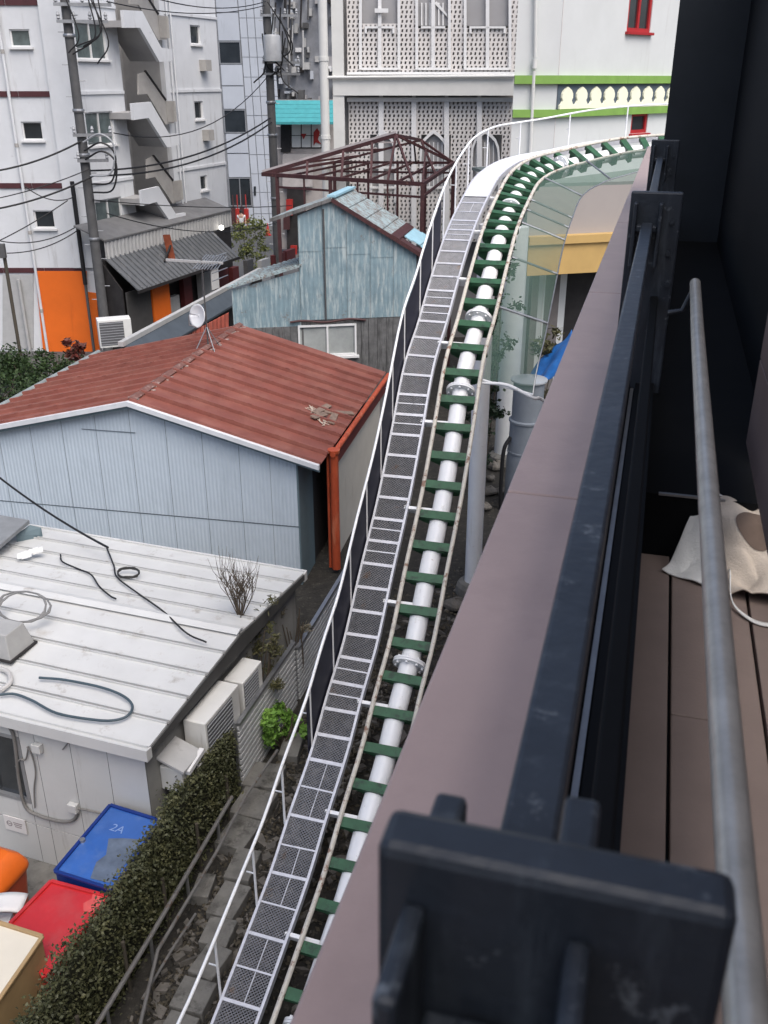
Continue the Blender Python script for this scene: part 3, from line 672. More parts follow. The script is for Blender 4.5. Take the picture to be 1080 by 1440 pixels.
# sign on the lower front wall
sg = thing('smoking_area_sign', 'small white notice plate on the lower cream hut wall', 'sign', FPx.hit(23, 1158))
s0, z1 = FPx.sz(40, 1172); s1, z0 = FPx.sz(6, 1144)
slab_sz(FPx, min(s0, s1), max(s0, s1), min(z0, z1) + .0, max(z0, z1), .012, mat('sign_plate', (.62, .6, .58), .5, .03), sg, 'plate', .012)
cs = (s0 + s1) / 2; cz = (z0 + z1) / 2; hw_ = abs(s1 - s0) / 2
ink = mat('sign_ink', (.25, .22, .22), .6)
ring = MB(); cc = FPx.w(cs + hw_ * .52, cz, .026); rr_ = hw_ * .27
ring.grid(lambda u, v: cc + (FPx.d * math.cos(2 * math.pi * u) + Z * math.sin(2 * math.pi * u)) * rr_ * (1 - .28 * v), 24, 1); ring.build('ring_mark', ink, sg)
b = MB(); b.box(cc, rr_ * .7, .001, rr_ * .14, FPx.d, FPx.n, Z); b.build('bar_mark', ink, sg)
for k in range(3):
    b = MB(); b.box(FPx.w(cs - hw_ * .28, cz + rr_ * (.75 - .7 * k), .026), hw_ * (.42 - .06 * k), .001, rr_ * .16, FPx.d, FPx.n, Z); b.build('text_line', ink, sg)
# cables and conduit on the front wall
def onp(pl, pts, off): return [pl.hit(u, v, off) for u, v in pts]
cd = thing('wall_conduit', 'grey conduit and cables stapled to the cream hut wall', 'conduit', FPx.hit(60, 1200))
for pts, r in (([(12, 1020), (20, 1040), (27, 1100), (36, 1135), (55, 1147), (85, 1155), (103, 1153), (110, 1142)], .02), ([(38, 1050), (45, 1062), (50, 1085), (48, 1110), (49, 1136)], .01), ([(40, 1050), (36, 1068), (28, 1068), (22, 1078)], .01), ([(88, 1056 - 2), (100, 1042), (122, 1040)], .008), ([(108, 1137), (125, 1140), (150, 1146)], .01)):
    b = MB(); b.tube(spline(onp(FPx, pts, .03), 5), r, 8); b.build('cable', mat('grey_conduit', (.16, .155, .145), .6, .2), cd, smooth=True)
for u, v in ((52, 1052), (103, 1136)):
    b = MB(); b.box(FPx.hit(u, v, .04), .06, .035, .06, FPx.d, FPx.n, Z); b.build('junction_box', HUTWALL, cd, bevel=.008)
# things on the hut roof
def roofpt(u, v, dz=.03):
    p = P(u, v, z=HZ + .12); c = (p - HA).dot(hy); return P(u, v, z=hz(min(max(c, 0), HW)) + .03 + dz)
cabl = [([(55, 953), (90, 956), (140, 966), (172, 978), (186, 992), (180, 1006), (160, 1013), (130, 1012), (80, 1003), (45, 985), (20, 976), (0, 977)], .016, mat('blue_grey_hose', (.05, .075, .09), .5), 'blue grey hose looped across the front of the white roof'),
        ([(85, 780), (88, 790), (110, 800), (128, 808), (140, 825), (155, 838), (163, 842)], .012, WIREM, 'short loose black cable curling on the white roof'),
        ([(150, 770), (160, 795), (165, 812), (195, 835), (230, 860), (262, 890), (290, 903)], .012, WIREM, 'long black cable running down to the white roof edge')]
for pts, r, m_, lab in cabl:
    b = MB(); b.tube(spline([roofpt(u, v) for u, v in pts], 6), r, 8); tag(b.build('loose_cable', m_, smooth=True), lab, 'cable')
b = MB(); c = roofpt(181, 808)
b.tube([c + hx * .17 * math.cos(k * .5) * (1 + .1 * math.sin(k)) + hy * .14 * math.sin(k * .5) + Z * (.02 + .004 * (k % 7)) for k in range(44)], .013, 8)
tag(b.build('cable_coil', mat('coil_black', (.03, .03, .028), .6), smooth=True), 'black coiled cable lying on the white hut roof', 'cable coil')
b = MB(); c = roofpt(35, 868)
b.tube([c + hx * .38 * math.cos(k * .45) * (1 + .12 * math.sin(k * .7)) + hy * .2 * math.sin(k * .45) + Z * (.05 + .14 * (1 + math.sin(k * .45)) * .8) for k in range(52)], .012, 8)
tag(b.build('wire_coil', mat('grey_wire', (.17, .17, .165), .5), smooth=True), 'large springy grey wire coil beside the roof box', 'wire coil')
rb = thing('roof_equipment_box', 'grey metal equipment box with sloped lid on the hut roof', 'equipment box', roofpt(10, 915))
q = roofpt(4, 915, 0); b = MB(); X_, Y_ = hx, hy
b.hexa([q - hx * .28 - hy * .2, q - hx * .28 + hy * .28, q + hx * .5 + hy * .28, q + hx * .5 - hy * .2, q - hx * .2 - hy * .12 + Z * .33, q - hx * .2 + hy * .22 + Z * .33, q + hx * .5 + hy * .22 + Z * .33, q + hx * .5 - hy * .12 + Z * .33]); b.build('casing', mat('box_grey', (.33, .33, .32), .6, .1), rb, bevel=.012)
b = MB(); b.hexa([q - hx * .3 - hy * .22 + Z * 0.003, q - hx * .3 + hy * .3 + Z * .003, q + hx * .5 + hy * .3 + Z * .003, q + hx * .5 - hy * .22 + Z * .003, q - hx * .3 - hy * .22 + Z * .03, q - hx * .3 + hy * .3 + Z * .03, q + hx * .5 + hy * .3 + Z * .03, q + hx * .5 - hy * .22 + Z * .03]); b.build('base_flange', SHOPD, rb)
b = MB(); b.tube(spline([roofpt(0, 940, .02), roofpt(12, 946, .03), roofpt(14, 960, .03), roofpt(0, 972, .03)], 6), .03, 8); tag(b.build('roof_hose', mat('pale_hose', (.45, .44, .42), .5), smooth=True), 'thick pale hose end curling below the equipment box', 'hose')
b = MB(); c = roofpt(35, 785)
for k in range(5):
    q = c + Vector((random.uniform(-.12, .12), random.uniform(-.1, .1), .02)); b.prism([q, q + Vector((.14, .04, .03)), q + Vector((.1, .15, .06)), q + Vector((-.04, .12, .02))], Z * .012)
tag(b.build('paper_scrap', CLOTHW), 'crumpled white scrap lying near the far roof corner', 'litter')
rp2 = thing('low_roof_panel', 'dark grey lean-to roof corner against the pale blue wall', 'roof', P(20, 745, z=2.55))
b = MB(); b.prism([P(-40, 800, z=2.62), P(0, 772, z=2.6), P(42, 736, z=2.6), P(-40, 722, z=2.6)], Z * .06); b.build('sheet', mat('dull_roof_grey', (.2, .21, .215), .5, .15, 4), rp2)
b = MB(); b.prism([P(42, 738, z=2.58), P(58, 742, z=2.5), P(56, 752, z=2.4), P(22, 752, z=2.5)], Z * -.3); b.build('edge_board', BLUED, rp2)
b = MB(); b.tube([P(-20, 790, z=2.5), P(-20, 790, z=0)], .05, 8); b.build('leg', POLEM, rp2)
# equipment on the hut's right side
sn = -hx
def side_pt(c, out, z): return HA + hy * c + sn * out + Z * z
t = ac_unit('outdoor_air_conditioner', 'large white air conditioner mounted high on the hut side wall', side_pt(1.20, .19, 1.42), hy, .86, .30, .62)
for k in (-.3, .3):
    b = MB(); q = side_pt(1.20 + k, 0, 1.43); b.bar(q, q + sn * .34, .04); b.bar(side_pt(1.20 + k, .02, .98), q + sn * .3, .03); b.build('wall_bracket', STEELG, t)
t = ac_unit('outdoor_air_conditioner', 'small cream air conditioner behind the larger white one on the hut', side_pt(2.05, .18, 1.45), hy, .55, .28, .5)
for k in (-.2, .2):
    b = MB(); q = side_pt(2.05 + k, 0, 1.46); b.bar(q, q + sn * .3, .04); b.bar(side_pt(2.05 + k, .02, 1.1), q + sn * .28, .03); b.build('wall_bracket', STEELG, t)
mbx = thing('meter_box', 'cream meter box with hood and a white tag on the hut corner', 'meter box', side_pt(.4, .15, 1.2))
b = MB(); b.box(side_pt(.42, .15, 1.62), .17, .15, .17, hy, sn, Z); b.build('box', HUTWALL, mbx, bevel=.02)
b = MB(); b.prism([side_pt(.22, .0, 1.90), side_pt(.22, .34, 1.78), side_pt(.22, .34, 1.81), side_pt(.22, .0, 1.93)], hy * .42); b.build('hood', CORRL, mbx)
b = MB(); b.box(side_pt(.62, .33, 1.35), .07, .02, .3, hy, sn, Z); b.build('tag_plate', FRAMEW, mbx)
b = MB(); b.bar(side_pt(.3, .34, 1.74), side_pt(.66, .34, 1.80), .06); b.build('arm', FRAMEW, mbx)
for k in range(3):
    b = MB(); b.tube(spline([side_pt(.25 + .1 * k, .06, 1.5), side_pt(.22 + .12 * k, .09, 1.0), side_pt(.3 + .09 * k, .05, .4), side_pt(.28, .04, 0)], 5), .014, 6); b.build('cable', WIREM, mbx, smooth=True)

# ================================================================== CABINETS, BIN
def cab(name, label, cat, px, ztop, h, m_top, m_side, rim=.03):
    t = thing(name, label, cat, P(sum(p[0] for p in px) / 4, sum(p[1] for p in px) / 4, z=0))
    top = [P(u, v, z=ztop) for u, v in px]; b = MB(); b.prism([q - Z * h for q in top], Z * (h - .02)); b.build('cabinet_body', m_side, t, bevel=.02)
    b = MB(); b.prism([q - Z * .02 for q in top], Z * .02); tp = b.build('top_panel', m_top, t, bevel=.006)
    c = sum(top, Vector()) / 4
    for p, q in zip(top, top[1:] + top[:1]):
        b = MB(); b.bar(p + Z * .01, q + Z * .01, rim * 1.3, rim); b.build('rim', m_side, t, bevel=.006)
    return t, top
BLUED2 = mat('deep_blue_trim', (.008, .03, .17), .35, .1)
t, top = cab('game_cabinet', 'glossy blue topped cabinet numbered 2A beside the hedge', 'cabinet', [(155, 1133), (226, 1155), (158, 1252), (77, 1226)], 1.36, 1.36, BLUEC, BLUED2)
e_u = (top[1] - top[0]); e_v = (top[3] - top[0])
def tq(a, c, dz=.004): return top[0] + e_u * a + e_v * c + Z * dz
txt = bpy.data.curves.new('number_mark', 'FONT'); txt.body = '2A'; txt.size = .15; txt.align_x = 'CENTER'; txt.align_y = 'CENTER'; txt.extrude = .001
to = bpy.data.objects.new('number_mark', txt); col.objects.link(to); dg = bpy.context.evaluated_depsgraph_get()
me = bpy.data.meshes.new_from_object(to.evaluated_get(dg)); bpy.data.objects.remove(to)
me.materials.clear(); me.materials.append(mat('pale_mark', (.20, .30, .55), .4))
xx = e_u.normalized(); yy = Z.cross(xx)
place('number_mark', me, frame_m(tq(.42, .27), xx, yy, Z), t)
b = MB(); b.add([tq(*q) for q in ((.40, .42), (.62, .36), (.93, .30), (.96, .60), (.93, .92), (.60, .94), (.50, .74), (.56, .62))], [(0, 1, 2, 3, 4, 5, 6, 7)]); b.build('reflection_or_fade_patch', GREYPAT, t)  # sky reflection in the gloss, painted as a flat grey area
b = MB(); b.lathe(tq(.03, .55, .0), [(.035, 0), (.03, .03), (0, .035)], 12); b.build('lock', STEELG, t, smooth=True)
t, top = cab('game_cabinet', 'glossy red topped cabinet beside the blue one', 'cabinet', [(72, 1240), (154, 1262), (62, 1375), (14, 1300)], 1.30, 1.30, REDC, REDC)
b = MB(); b.add([top[0].lerp(top[1], .72) + (top[3] - top[0]) * k + (top[1] - top[0]) * w + Z * .006 for k, w in ((.0, .0), (.0, .26), (.38, .30), (.40, .1), (.25, .0), (.12, .06))], [(0, 1, 2, 3, 4, 5)]); b.build('reflection_or_fade_patch', mat('faded_red', (.62, .10, .09), .3, .1), t)
t, top = cab('storage_cabinet', 'cream topped cabinet with tan sides in front of the red one', 'cabinet', [(-60, 1280), (60, 1318), (-10, 1420), (-130, 1372)], 1.62, 1.62, CREAMC, TANC)
t = thing('curved_white_cover', 'white rounded cover between the red cabinet and the orange bin', 'cover', P(25, 1290, z=.9))
cA = P(20, 1290, z=.95)
b = MB(); b.grid(lambda u, v: cA + Vector((-.55 + .62 * u, -.1 + .25 * v + .12 * u, .22 * math.sin(math.pi * (.15 + .6 * u)) - .1)), 14, 4); o = b.build('shell', FRAMEW, t, smooth=True); sm = o.modifiers.new('t', 'SOLIDIFY'); sm.thickness = .03
b = MB(); b.box(cA + Vector((-.3, .08, -.55)), .2, .1, .42); b.build('stand', FRAMEW, t)
bn = thing('waste_bin', 'orange waste bin with hooded lid by the hut wall', 'bin', P(20, 1275, z=0))
bc = P(6, 1292, z=0); bx = hx; by = hy
def ringq(hw, hd, z, r=.3): return [bc + bx * hw * math.copysign(abs(math.cos(a)) ** r, math.cos(a)) + by * hd * math.copysign(abs(math.sin(a)) ** r, math.sin(a)) + Z * z for a in [2 * math.pi * k / 28 for k in range(28)]]
def loft(rings):
    b = MB(); n = len(rings[0]); b.add([q for r in rings for q in r], [(i * n + k, i * n + (k + 1) % n, (i + 1) * n + (k + 1) % n, (i + 1) * n + k) for i in range(len(rings) - 1) for k in range(n)] + [tuple((len(rings) - 1) * n + k for k in range(n))]); return b
loft([ringq(.24, .2, 0), ringq(.27, .23, .4), ringq(.30, .25, .72)]).build('bin_body', ORANGED, bn, smooth=True)
loft([ringq(.315, .265, .70), ringq(.325, .275, .74), ringq(.32, .27, .79), ringq(.26, .22, .90), ringq(.17, .14, .97), ringq(.16, .13, .975)]).build('bin_lid', ORANGEB, bn, smooth=True)
b = MB(); b.box(bc + Z * .82 - by * .255 + bx * .02, .12, .012, .06, bx, by, Z); b.build('flap', FRAMEW, bn)

# ================================================================== TEAL HOUSE
th = thing('teal_tin_house', 'two storey house clad in peeling teal tin with patched roof', 'house', (-.7, 25, 0))
TPn = Plane((0, 25.0), (.985, .17))
def ts(u, v): return TPn.sz(u, v)
apx = ts(465, 280); er = ts(592, 358); el = ts(418, 300); lowr = ts(574, 455)
zl = 3.25
zt = lambda s: apx[1] - .05 - (s - apx[0]) * (apx[1] - er[1]) / (er[0] - apx[0]) if s > apx[0] else apx[1] - .05 - (apx[0] - s) * (apx[1] - el[1]) / (apx[0] - el[0])
cuts = [el[0], ts(455, 400)[0]] + [ts(455, 400)[0] + (er[0] - .12 - ts(455, 400)[0]) * k / 4 for k in range(1, 5)]
zmid = ts(520, 355)[1]
for i, (s0, s1) in enumerate(zip(cuts[:-1], cuts[1:])):
    zm = zmid + [.1, .18, 0, -.1, -.02][i]
    for z0, z1 in ((zl, lambda s: zm), (zm - .03, zt)):
        b = corr(TPn, s0 + .004, s1 - .004, z0, z1, .01 if z0 == zl else .02, .12, .004); b.build('tin_sheet', TEAL, th)
b = MB(); b.prism([TPn.w(el[0], 0, -.02), TPn.w(er[0] - .12, 0, -.02), TPn.w(er[0] - .12, zt(er[0] - .12), -.02), TPn.w(apx[0], zt(apx[0]), -.02), TPn.w(el[0], zt(el[0]), -.02)], -TPn.n * .12); b.build('wall_frame', GREYWOOD, th)
# grey board lower storey with window
wu = (*[ts(u, 470)[0] for u in (419, 501)], ts(460, 500)[1], ts(460, 456)[1])
s = ts(325, 440)[0]
while s < er[0] - .12:
    w = random.uniform(.16, .24); z1 = zl - .02 if s > el[0] else 3.1
    if not (wu[0] - .02 < s + w / 2 < wu[1] + .02):
        b = MB(); b.prism([TPn.w(s, 0, .0), TPn.w(s + w - .012, 0, .0), TPn.w(s + w - .012, z1, .0), TPn.w(s, z1, .0)], TPn.n * random.uniform(.015, .03)); b.build('board', GREYWOOD, th)
    else:
        b = MB(); b.prism([TPn.w(s, 0, .0), TPn.w(s + w - .012, 0, .0), TPn.w(s + w - .012, wu[2] - .03, .0), TPn.w(s, wu[2] - .03, .0)], TPn.n * .02); b.build('board', GREYWOOD, th)
    s += w
window(TPn, wu, th, mat('frosted_glass', (.33, .35, .34), .3, .2, 2), FRAMEW, 1, True, .0, .05)
b = MB(); b.tube(spline([TPn.w(s_, zl - .03 + .03 * math.sin(s_ * 5), .06) for s_ in [wu[0] - .2 + k * .25 for k in range(9)]], 4), .03, 6); b.build('rusty_gutter', BROWNW, th, smooth=True)
b = MB(); b.tube([TPn.w(ts(457, 400)[0], zl, .05), TPn.w(ts(457, 400)[0], zt(ts(457, 400)[0]) - .1, .05)], .022, 8); b.build('cable_conduit', POLEM, th, smooth=True)
# lean-to on the left
lt = ts(325, 400); lr = ts(419, 395)
b = corr(TPn, lt[0], el[0], 3.1, lambda s: ts(325, 408)[1] + (s - lt[0]) / (el[0] - lt[0]) * .42, .0, .12, .004); b.build('lean_to_sheet', TEAL, th)
dback = Vector((.2, .98, 0)) * 2.6
b = MB(); q0 = TPn.w(lt[0] - .1, ts(325, 406)[1], .1); q1 = TPn.w(el[0], ts(325, 406)[1] + .5, .1); b.prism([q0, q1, q1 + dback, q0 + dback], Z * .04); b.build('lean_to_roof', TEALROOF, th)
for k in range(14):
    f = k / 13; q = q0.lerp(q1, f) + Z * .05; b = MB(); b.bar(q, q + dback, .05, .03); b.build('roof_batten', TEALROOF, th)
# main roof: ridge recedes, ribbed right slope with two light blue sheets
A0 = TPn.w(apx[0], apx[1] + .02, .12); A1 = A0 + dback * .85; B0 = TPn.w(er[0] + .06, er[1] - .03, .12); B1 = B0 + dback * .85; C0 = TPn.w(el[0] - .7, el[1] - .12, .12); C1 = C0 + dback * .85
n = 11
for k in range(n):
    f0, f1 = k / n, (k + 1) / n - .006
    m_ = TEALROOF if k < 7 else (LBLUE if k in (8, 9, 10) else BROWNW)
    b = MB()
    off = Z * (.02 if k % 2 else 0)
    st = dback * (.35 if m_ is LBLUE else 0)
    b.prism([A0.lerp(B0, f0) + off + st * .8, A0.lerp(B0, f1) + off + st * .8, A1.lerp(B1, f1) + off, A1.lerp(B1, f0) + off], Z * .03); b.build('roof_sheet', m_, th)
b = MB(); b.prism([A0, B0, B0 + dback * .22, A0 + dback * .12], Z * -.025); b.build('rusty_verge_sheet', BROWNW, th)
b = MB(); b.prism([A0, C0, C1, A1], Z * .03); b.build('left_roof_sheet', TEALROOF, th)
b = MB(); b.bar(A0 - Z * .02, B0 - Z * .02, .05, .10); b.build('verge_board', BROWNW, th)
b = MB(); b.bar(A0 + Z * .06, A1 + Z * .06, .22, .05); b.build('ridge_sheet', LBLUE, th)
b = MB(); b.bar(A0 - Z * .02, C0 - Z * .02, .05, .08); b.build('verge_board', GREYWOOD, th)
b = MB(); q = TPn.w(er[0] - .12, 0); b.prism([q, q + dback * .8, q + dback * .8 + Z * 4.8, q + Z * 4.8], Vector((-.05, 0, 0))); b.build('right_wall', GREYWOOD, th)
b = MB(); q = TPn.w(el[0], 0); b.prism([q, q + dback * .8, q + dback * .8 + Z * 5.6, q + Z * 5.6], Vector((.05, 0, 0))); b.build('left_wall', GREYWOOD, th)

# ================================================================== RUSTY STEEL FRAME
fm = thing('steel_roof_frame', 'bare dark red steel roof frame on posts behind the teal house', 'steel frame', (-1, 30, 0))
n0 = P(369, 245, Y=31.5); n1 = P(594, 259, Y=28.2); n2 = P(638, 229, Y=31.8); nb = P(470, 228, Y=35.0 - .6)
ap0 = P(557, 190, Y=30.2); ap1 = P(592, 197, Y=32.8)
FR = []
def fb(a, b_, w=.09, name='beam', m=BROWNW): q = MB(); q.bar(a, b_, w); q.build(name, m, fm)
fb(n0, ap0, .11); fb(ap0, n2, .07); fb(n0, n1, .11); fb(n1, n2, .10); fb(n0, nb, .08); fb(nb, n2, .08); fb(ap0, ap1, .08); fb(ap1, nb, .07); fb(ap1, n2, .06)
q = MB(); q.bar(n0 + Z * .09, ap0 + Z * .09, .05, .06); q.build('flashing', mat('frame_flashing', (.42, .38, .37), .6, .2), fm)
for f in (.18, .34, .5, .68, .85):
    a = n0.lerp(n1, f); c = nb.lerp(n2, f); fb(a, c, .06, 'purlin')
for f in (.3, .6): fb(n0.lerp(ap0, f), nb.lerp(ap1, f), .06, 'purlin')
for f, g in ((.35, .3), (.62, .52), (.83, .7)): fb(n0.lerp(ap0, f), n0.lerp(n1, g), .07, 'strut')
fb(ap0, n0.lerp(n1, .8), .06, 'strut'); fb(ap0, n0.lerp(n1, .95), .06, 'strut'); fb(ap1, n1.lerp(n2, .4), .06, 'strut'); fb(ap0.lerp(n2, .5), n1, .05, 'strut'); fb(ap0.lerp(n2, .3), nb.lerp(n2, .7), .05, 'strut')
for a in (n0.lerp(n1, .1), n1, n2, nb, n0.lerp(n1, .45)): fb(Vector((a.x, a.y, 0)), a, .11, 'post')
a = n0.lerp(n1, .4) - Z * 1.5; c = n1 - Z * 1.5; fb(a, c, .07)
fb(n0.lerp(n1, .1) - Z * .35, n1 - Z * .35, .06); fb(nb - Z * .3, n2 - Z * .3, .06); fb(n1 - Z * .35, n2 - Z * .3, .06)
for f in (.28, .62, .8): q_ = n0.lerp(n1, f); fb(q_ - Z * 2.2, q_, .06, 'post')
for f in (.3, .55, .78): q_ = nb.lerp(n2, f); fb(Vector((q_.x, q_.y, 0)), q_, .08, 'post')
for f in (.25, .5, .75):
    q = MB(); q.bar(n0.lerp(ap0, f) + Z * .1, nb.lerp(ap1, f) + Z * .1, .05); q.build('slat', mat('frame_flashing', (.42, .38, .37)), fm)

# ================================================================== LATTICE-FRONTED BUILDING
lb = thing('lattice_fronted_building', 'white building with perforated lattice screens and pointed arches', 'building', P(600, 300, Y=35))
LP = Plane((0, 35), (1, -.02))
def lattice(px, holes_px, name='lattice_screen', off=0.0, pitch=.145):
    """perforated sheet: staggered hexagonal openings cut as real holes"""
    s0, z1 = LP.sz(px[0], px[1]); s1, z0 = LP.sz(px[2], px[3]); b = MB()
    hp = [(*sorted((LP.sz(h[0], h[1])[0], LP.sz(h[2], h[3])[0])), LP.sz(h[2], h[3])[1], LP.sz(h[0], h[1])[1]) for h in holes_px]
    nxx = max(1, int(round((s1 - s0) / pitch))); cwx = (s1 - s0) / nxx; nzz = max(1, int(round((z1 - z0) / (pitch * .92)))); chz = (z1 - z0) / nzz
    for j in range(nzz):
        for i in range(nxx):
            x = s0 + i * cwx; zz = z0 + j * chz
            cx = x + cwx / 2; cz = zz + chz / 2
            if any(h[0] < cx < h[1] and h[2] < cz < h[3] for h in hp): continue
            outer = [(x, zz), (x + cwx, zz), (x + cwx, zz + chz), (x, zz + chz)]
            sh = cwx * (.22 if j % 2 else -.22) * .5
            inner = [(cx + sh - cwx * .24, zz + chz * .18), (cx + sh + cwx * .16, zz + chz * .18), (cx + sh + cwx * .24, zz + chz * .80), (cx + sh - cwx * .16, zz + chz * .80)]
            v = [LP.w(a, c, off) for a, c in outer] + [LP.w(a, c, off) for a, c in inner] + [LP.w(a, c, off - .05) for a, c in inner]
            b.add(v, [(0, 1, 5, 4), (1, 2, 6, 5), (2, 3, 7, 6), (3, 0, 4, 7), (4, 5, 9, 8), (5, 6, 10, 9), (6, 7, 11, 10), (7, 4, 8, 11)])
    return b.build(name, LATT, lb, kind='stuff')
lattice((487, -20, 726, 104), [(507, -20, 562, 36), (588, -20, 631, 38), (655, -20, 716, 38)])
lattice((490, 142, 722, 340), [(521, 188, 556, 270), (590, 190, 630, 270), (664, 190, 702, 270)])
slab(LP, rect(480, -30, 732, 350), .02, LATBACK, lb, 'backing_wall', -.30)
# pieces of the upper storey
def lrect(u0, v0, u1, v1, d, m, nm, off=.02): return slab(LP, rect(u0, v0, u1, v1), d, m, lb, nm, off)
for u0, u1, sty in ((505, 563, 0), (584, 634, 1), (652, 719, 0)):
    lrect(u0, -20, u0 + 4, 98, .06, FRAMEW, 'panel_frame'); lrect(u1 - 4, -20, u1, 98, .06, FRAMEW, 'panel_frame'); lrect(u0 + 4.1, 95, u1 - 4.1, 98.5, .06, FRAMEW, 'panel_frame')
    lrect(u0 + 8, 37, u1 - 8, 40, .06, FRAMEW, 'panel_frame'); 
    lrect(u0 + 3.9, -20, u1 - 3.9, 36.5, .02, GREYPANE, 'pane', -.1)
    c = (u0 + u1) / 2
    lrect(c - 2.5, -20, c + 2.5, 95, .05, FRAMEW, 'mullion', .03)
    if sty:
        for k in range(6): lrect(u0 + 8 + k * 6, 4, u0 + 10 + k * 6, 36, .03, FRAMEW, 'bar', -.06)
        slab(LP, [(u0 + 30, 2), (u1 - 5, 20), (u1 - 5, 24), (u0 + 26, 4)], .03, FRAMEW, lb, 'bar', -.04)
    else:
        lrect(u0 + 8.1, 40.1, u0 + 11, 47, .06, FRAMEW, 'panel_frame'); lrect(u1 - 11, 40.1, u1 - 8.1, 47, .06, FRAMEW, 'panel_frame')
lrect(527, 12, 546, 18, .07, FRAMEW, 'cross_bar', .09)
# ledge, rails
lrect(470, 108, 726, 134, .45, CREAMW, 'ledge'); lrect(488, 101, 726, 105, .12, FRAMEW, 'rail'); lrect(488, 137, 722, 143, .12, FRAMEW, 'rail')
b = MB(); b.tube([LP.hit(456, 109, .55), LP.hit(724, 107, .55)], .05, 8); b.build('pipe', CREAMW, lb, smooth=True)
for u in (536, 582, 628, 674): lrect(u - 3.5, 143.2, u + 3.5, 345, .08, FRAMEW, 'mullion', .03); lrect(u - 2.5, 134.2, u + 2.5, 136.8, .1, FRAMEW, 'stud')
# pointed arches
for u0, u1 in ((521, 557), (590, 630), (662, 703)):
    c = (u0 + u1) / 2; h_ = (u1 - u0) / 2
    def arc(k): return [(c - h_ * k, 285), (c - h_ * k, 222)] + [(c - h_ * k * math.cos(a) , 222 - 36 * k * math.sin(a) ** .8) for a in (.35, .75, 1.15)] + [(c, 222 - 40 * k)] + [(c + h_ * k * math.cos(a), 222 - 36 * k * math.sin(a) ** .8) for a in (1.15, .75, .35)] + [(c + h_ * k, 222), (c + h_ * k, 285)]
    slab(LP, arc(.9), .02, GREYPANE, lb, 'arch_pane', -.12)
    o_, i_ = arc(1.0), arc(.86); b = MB(); n = len(o_)
    v = [LP.hit(u, w, .06) for u, w in o_] + [LP.hit(u, w, .06) for u, w in i_] + [LP.hit(u, w, -.1) for u, w in o_] + [LP.hit(u, w, -.1) for u, w in i_]
    f = []
    for k in range(n - 1): f += [(k, k + 1, n + k + 1, n + k), (n + k, n + k + 1, 3 * n + k + 1, 3 * n + k), (k + 1, k, 2 * n + k, 2 * n + k + 1)]
    b.add(v, f); b.build('arch_frame', FRAMEW, lb)
    if c > 600:
        for k in range(5): lrect(c - h_ + 7 + k * 6, 200, c - h_ + 8.5 + k * 6, 270, .03, FRAMEW, 'bar', -.09)
    lrect(u0, 234, u1, 237, .05, FRAMEW, 'transom', -.02)
for u0, u1 in ((518, 560), (596, 640)): lrect(u0, 262, u1, 265, .06, FRAMEW, 'low_frame'); lrect(u0, 265.2, u0 + 3, 300, .06, FRAMEW, 'low_frame'); lrect(u1 - 3, 265.2, u1, 300, .06, FRAMEW, 'low_frame')
c0 = LP.hit(478, 200); b = MB(); b.box((c0.x, c0.y - .25, 6), .19, .19, 6.5); b.build('corner_column', CREAMW, lb)
c0 = LP.hit(458, 200, .5); b = MB(); b.tube([(c0.x, c0.y, 0), (c0.x, c0.y, 12.5)], .15, 16); b.lathe((c0.x, c0.y, 7.2), [(.17, -.06), (.17, .06)], 16); b.lathe((c0.x, c0.y, 9.6), [(.17, -.06), (.17, .06)], 16); b.build('drain_pipe', CREAMW, lb, smooth=True)
b = MB(); q = LP.hit(487, 200, -.35); b.box((q.x + 3, q.y + 3, 6), 3.4, 2.6, 6.5); b.build('core', LATBACK, lb)

# ================================================================== GREEN-BANDED TOWER
tw = thing('green_banded_tower', 'white tower with lime green bands and a cream arcaded frieze', 'tower', P(800, 300, Y=27))
TL = Plane((P(722, 130, Y=26).x, 26), (1, 0)); x1 = P(783, 130, Y=26).x - P(722, 130, Y=26).x
TRp = Plane((P(783, 130, Y=26).x, 26), (.72, .69))
def trs(u, v): return TRp.sz(u, v)
w1 = [trs(881, 44), trs(923, -40)]; w2 = [trs(886, 188), trs(912, 158)]
hol = [(w1[0][0], w1[1][0], w1[0][1], w1[1][1]), (w2[0][0], w2[1][0], w2[0][1], w2[1][1])]
wall(TL, 0, x1, 0, 13.5, [], W_WHITE, tw)
wall(TRp, 0, 9, 0, 13.5, hol, W_WHITE, tw)
for h in hol: window(TRp, h, tw, GLASSD, REDW, 1 if h is hol[0] else 0, True, .08, .09)
for va, vb in ((106, 118), (154, 165)):
    za = TL.sz(750, va)[1]; zb = TL.sz(750, vb)[1]
    slab_sz(TL, 0, x1 + .06, zb, za, .12, LIME, tw, 'green_band'); 
    s = .0
    while s < 8.9: slab_sz(TRp, s + (0 if s else -.05), min(s + 2.95, 9), zb, za, .12, LIME, tw, 'green_band'); s += 2.96
za = TL.sz(750, 118.5)[1]; zb = TL.sz(750, 153.5)[1]
slab_sz(TRp, 0, 9, zb, za, .02, FRIEZED, tw, 'frieze_panel', .012)
pitch_f = .62; hh = za - zb; s = .05
while s + pitch_f < 8.9:
    def q(a, k): return TRp.w(s + pitch_f * a, zb + hh * k, .034)
    out = [(.0, .0), (1, .0), (1, .16), (.90, .20), (.80, .34), (.87, .46), (.86, .62), (.76, .76), (.62, .84), (.5, .90), (.38, .84), (.24, .76), (.14, .62), (.13, .46), (.20, .34), (.10, .20), (0, .16)]
    b = MB(); b.prism([q(*k) for k in out], TRp.n * .05); b.build('frieze_arch', FRIEZEC, tw); s += pitch_f + .004
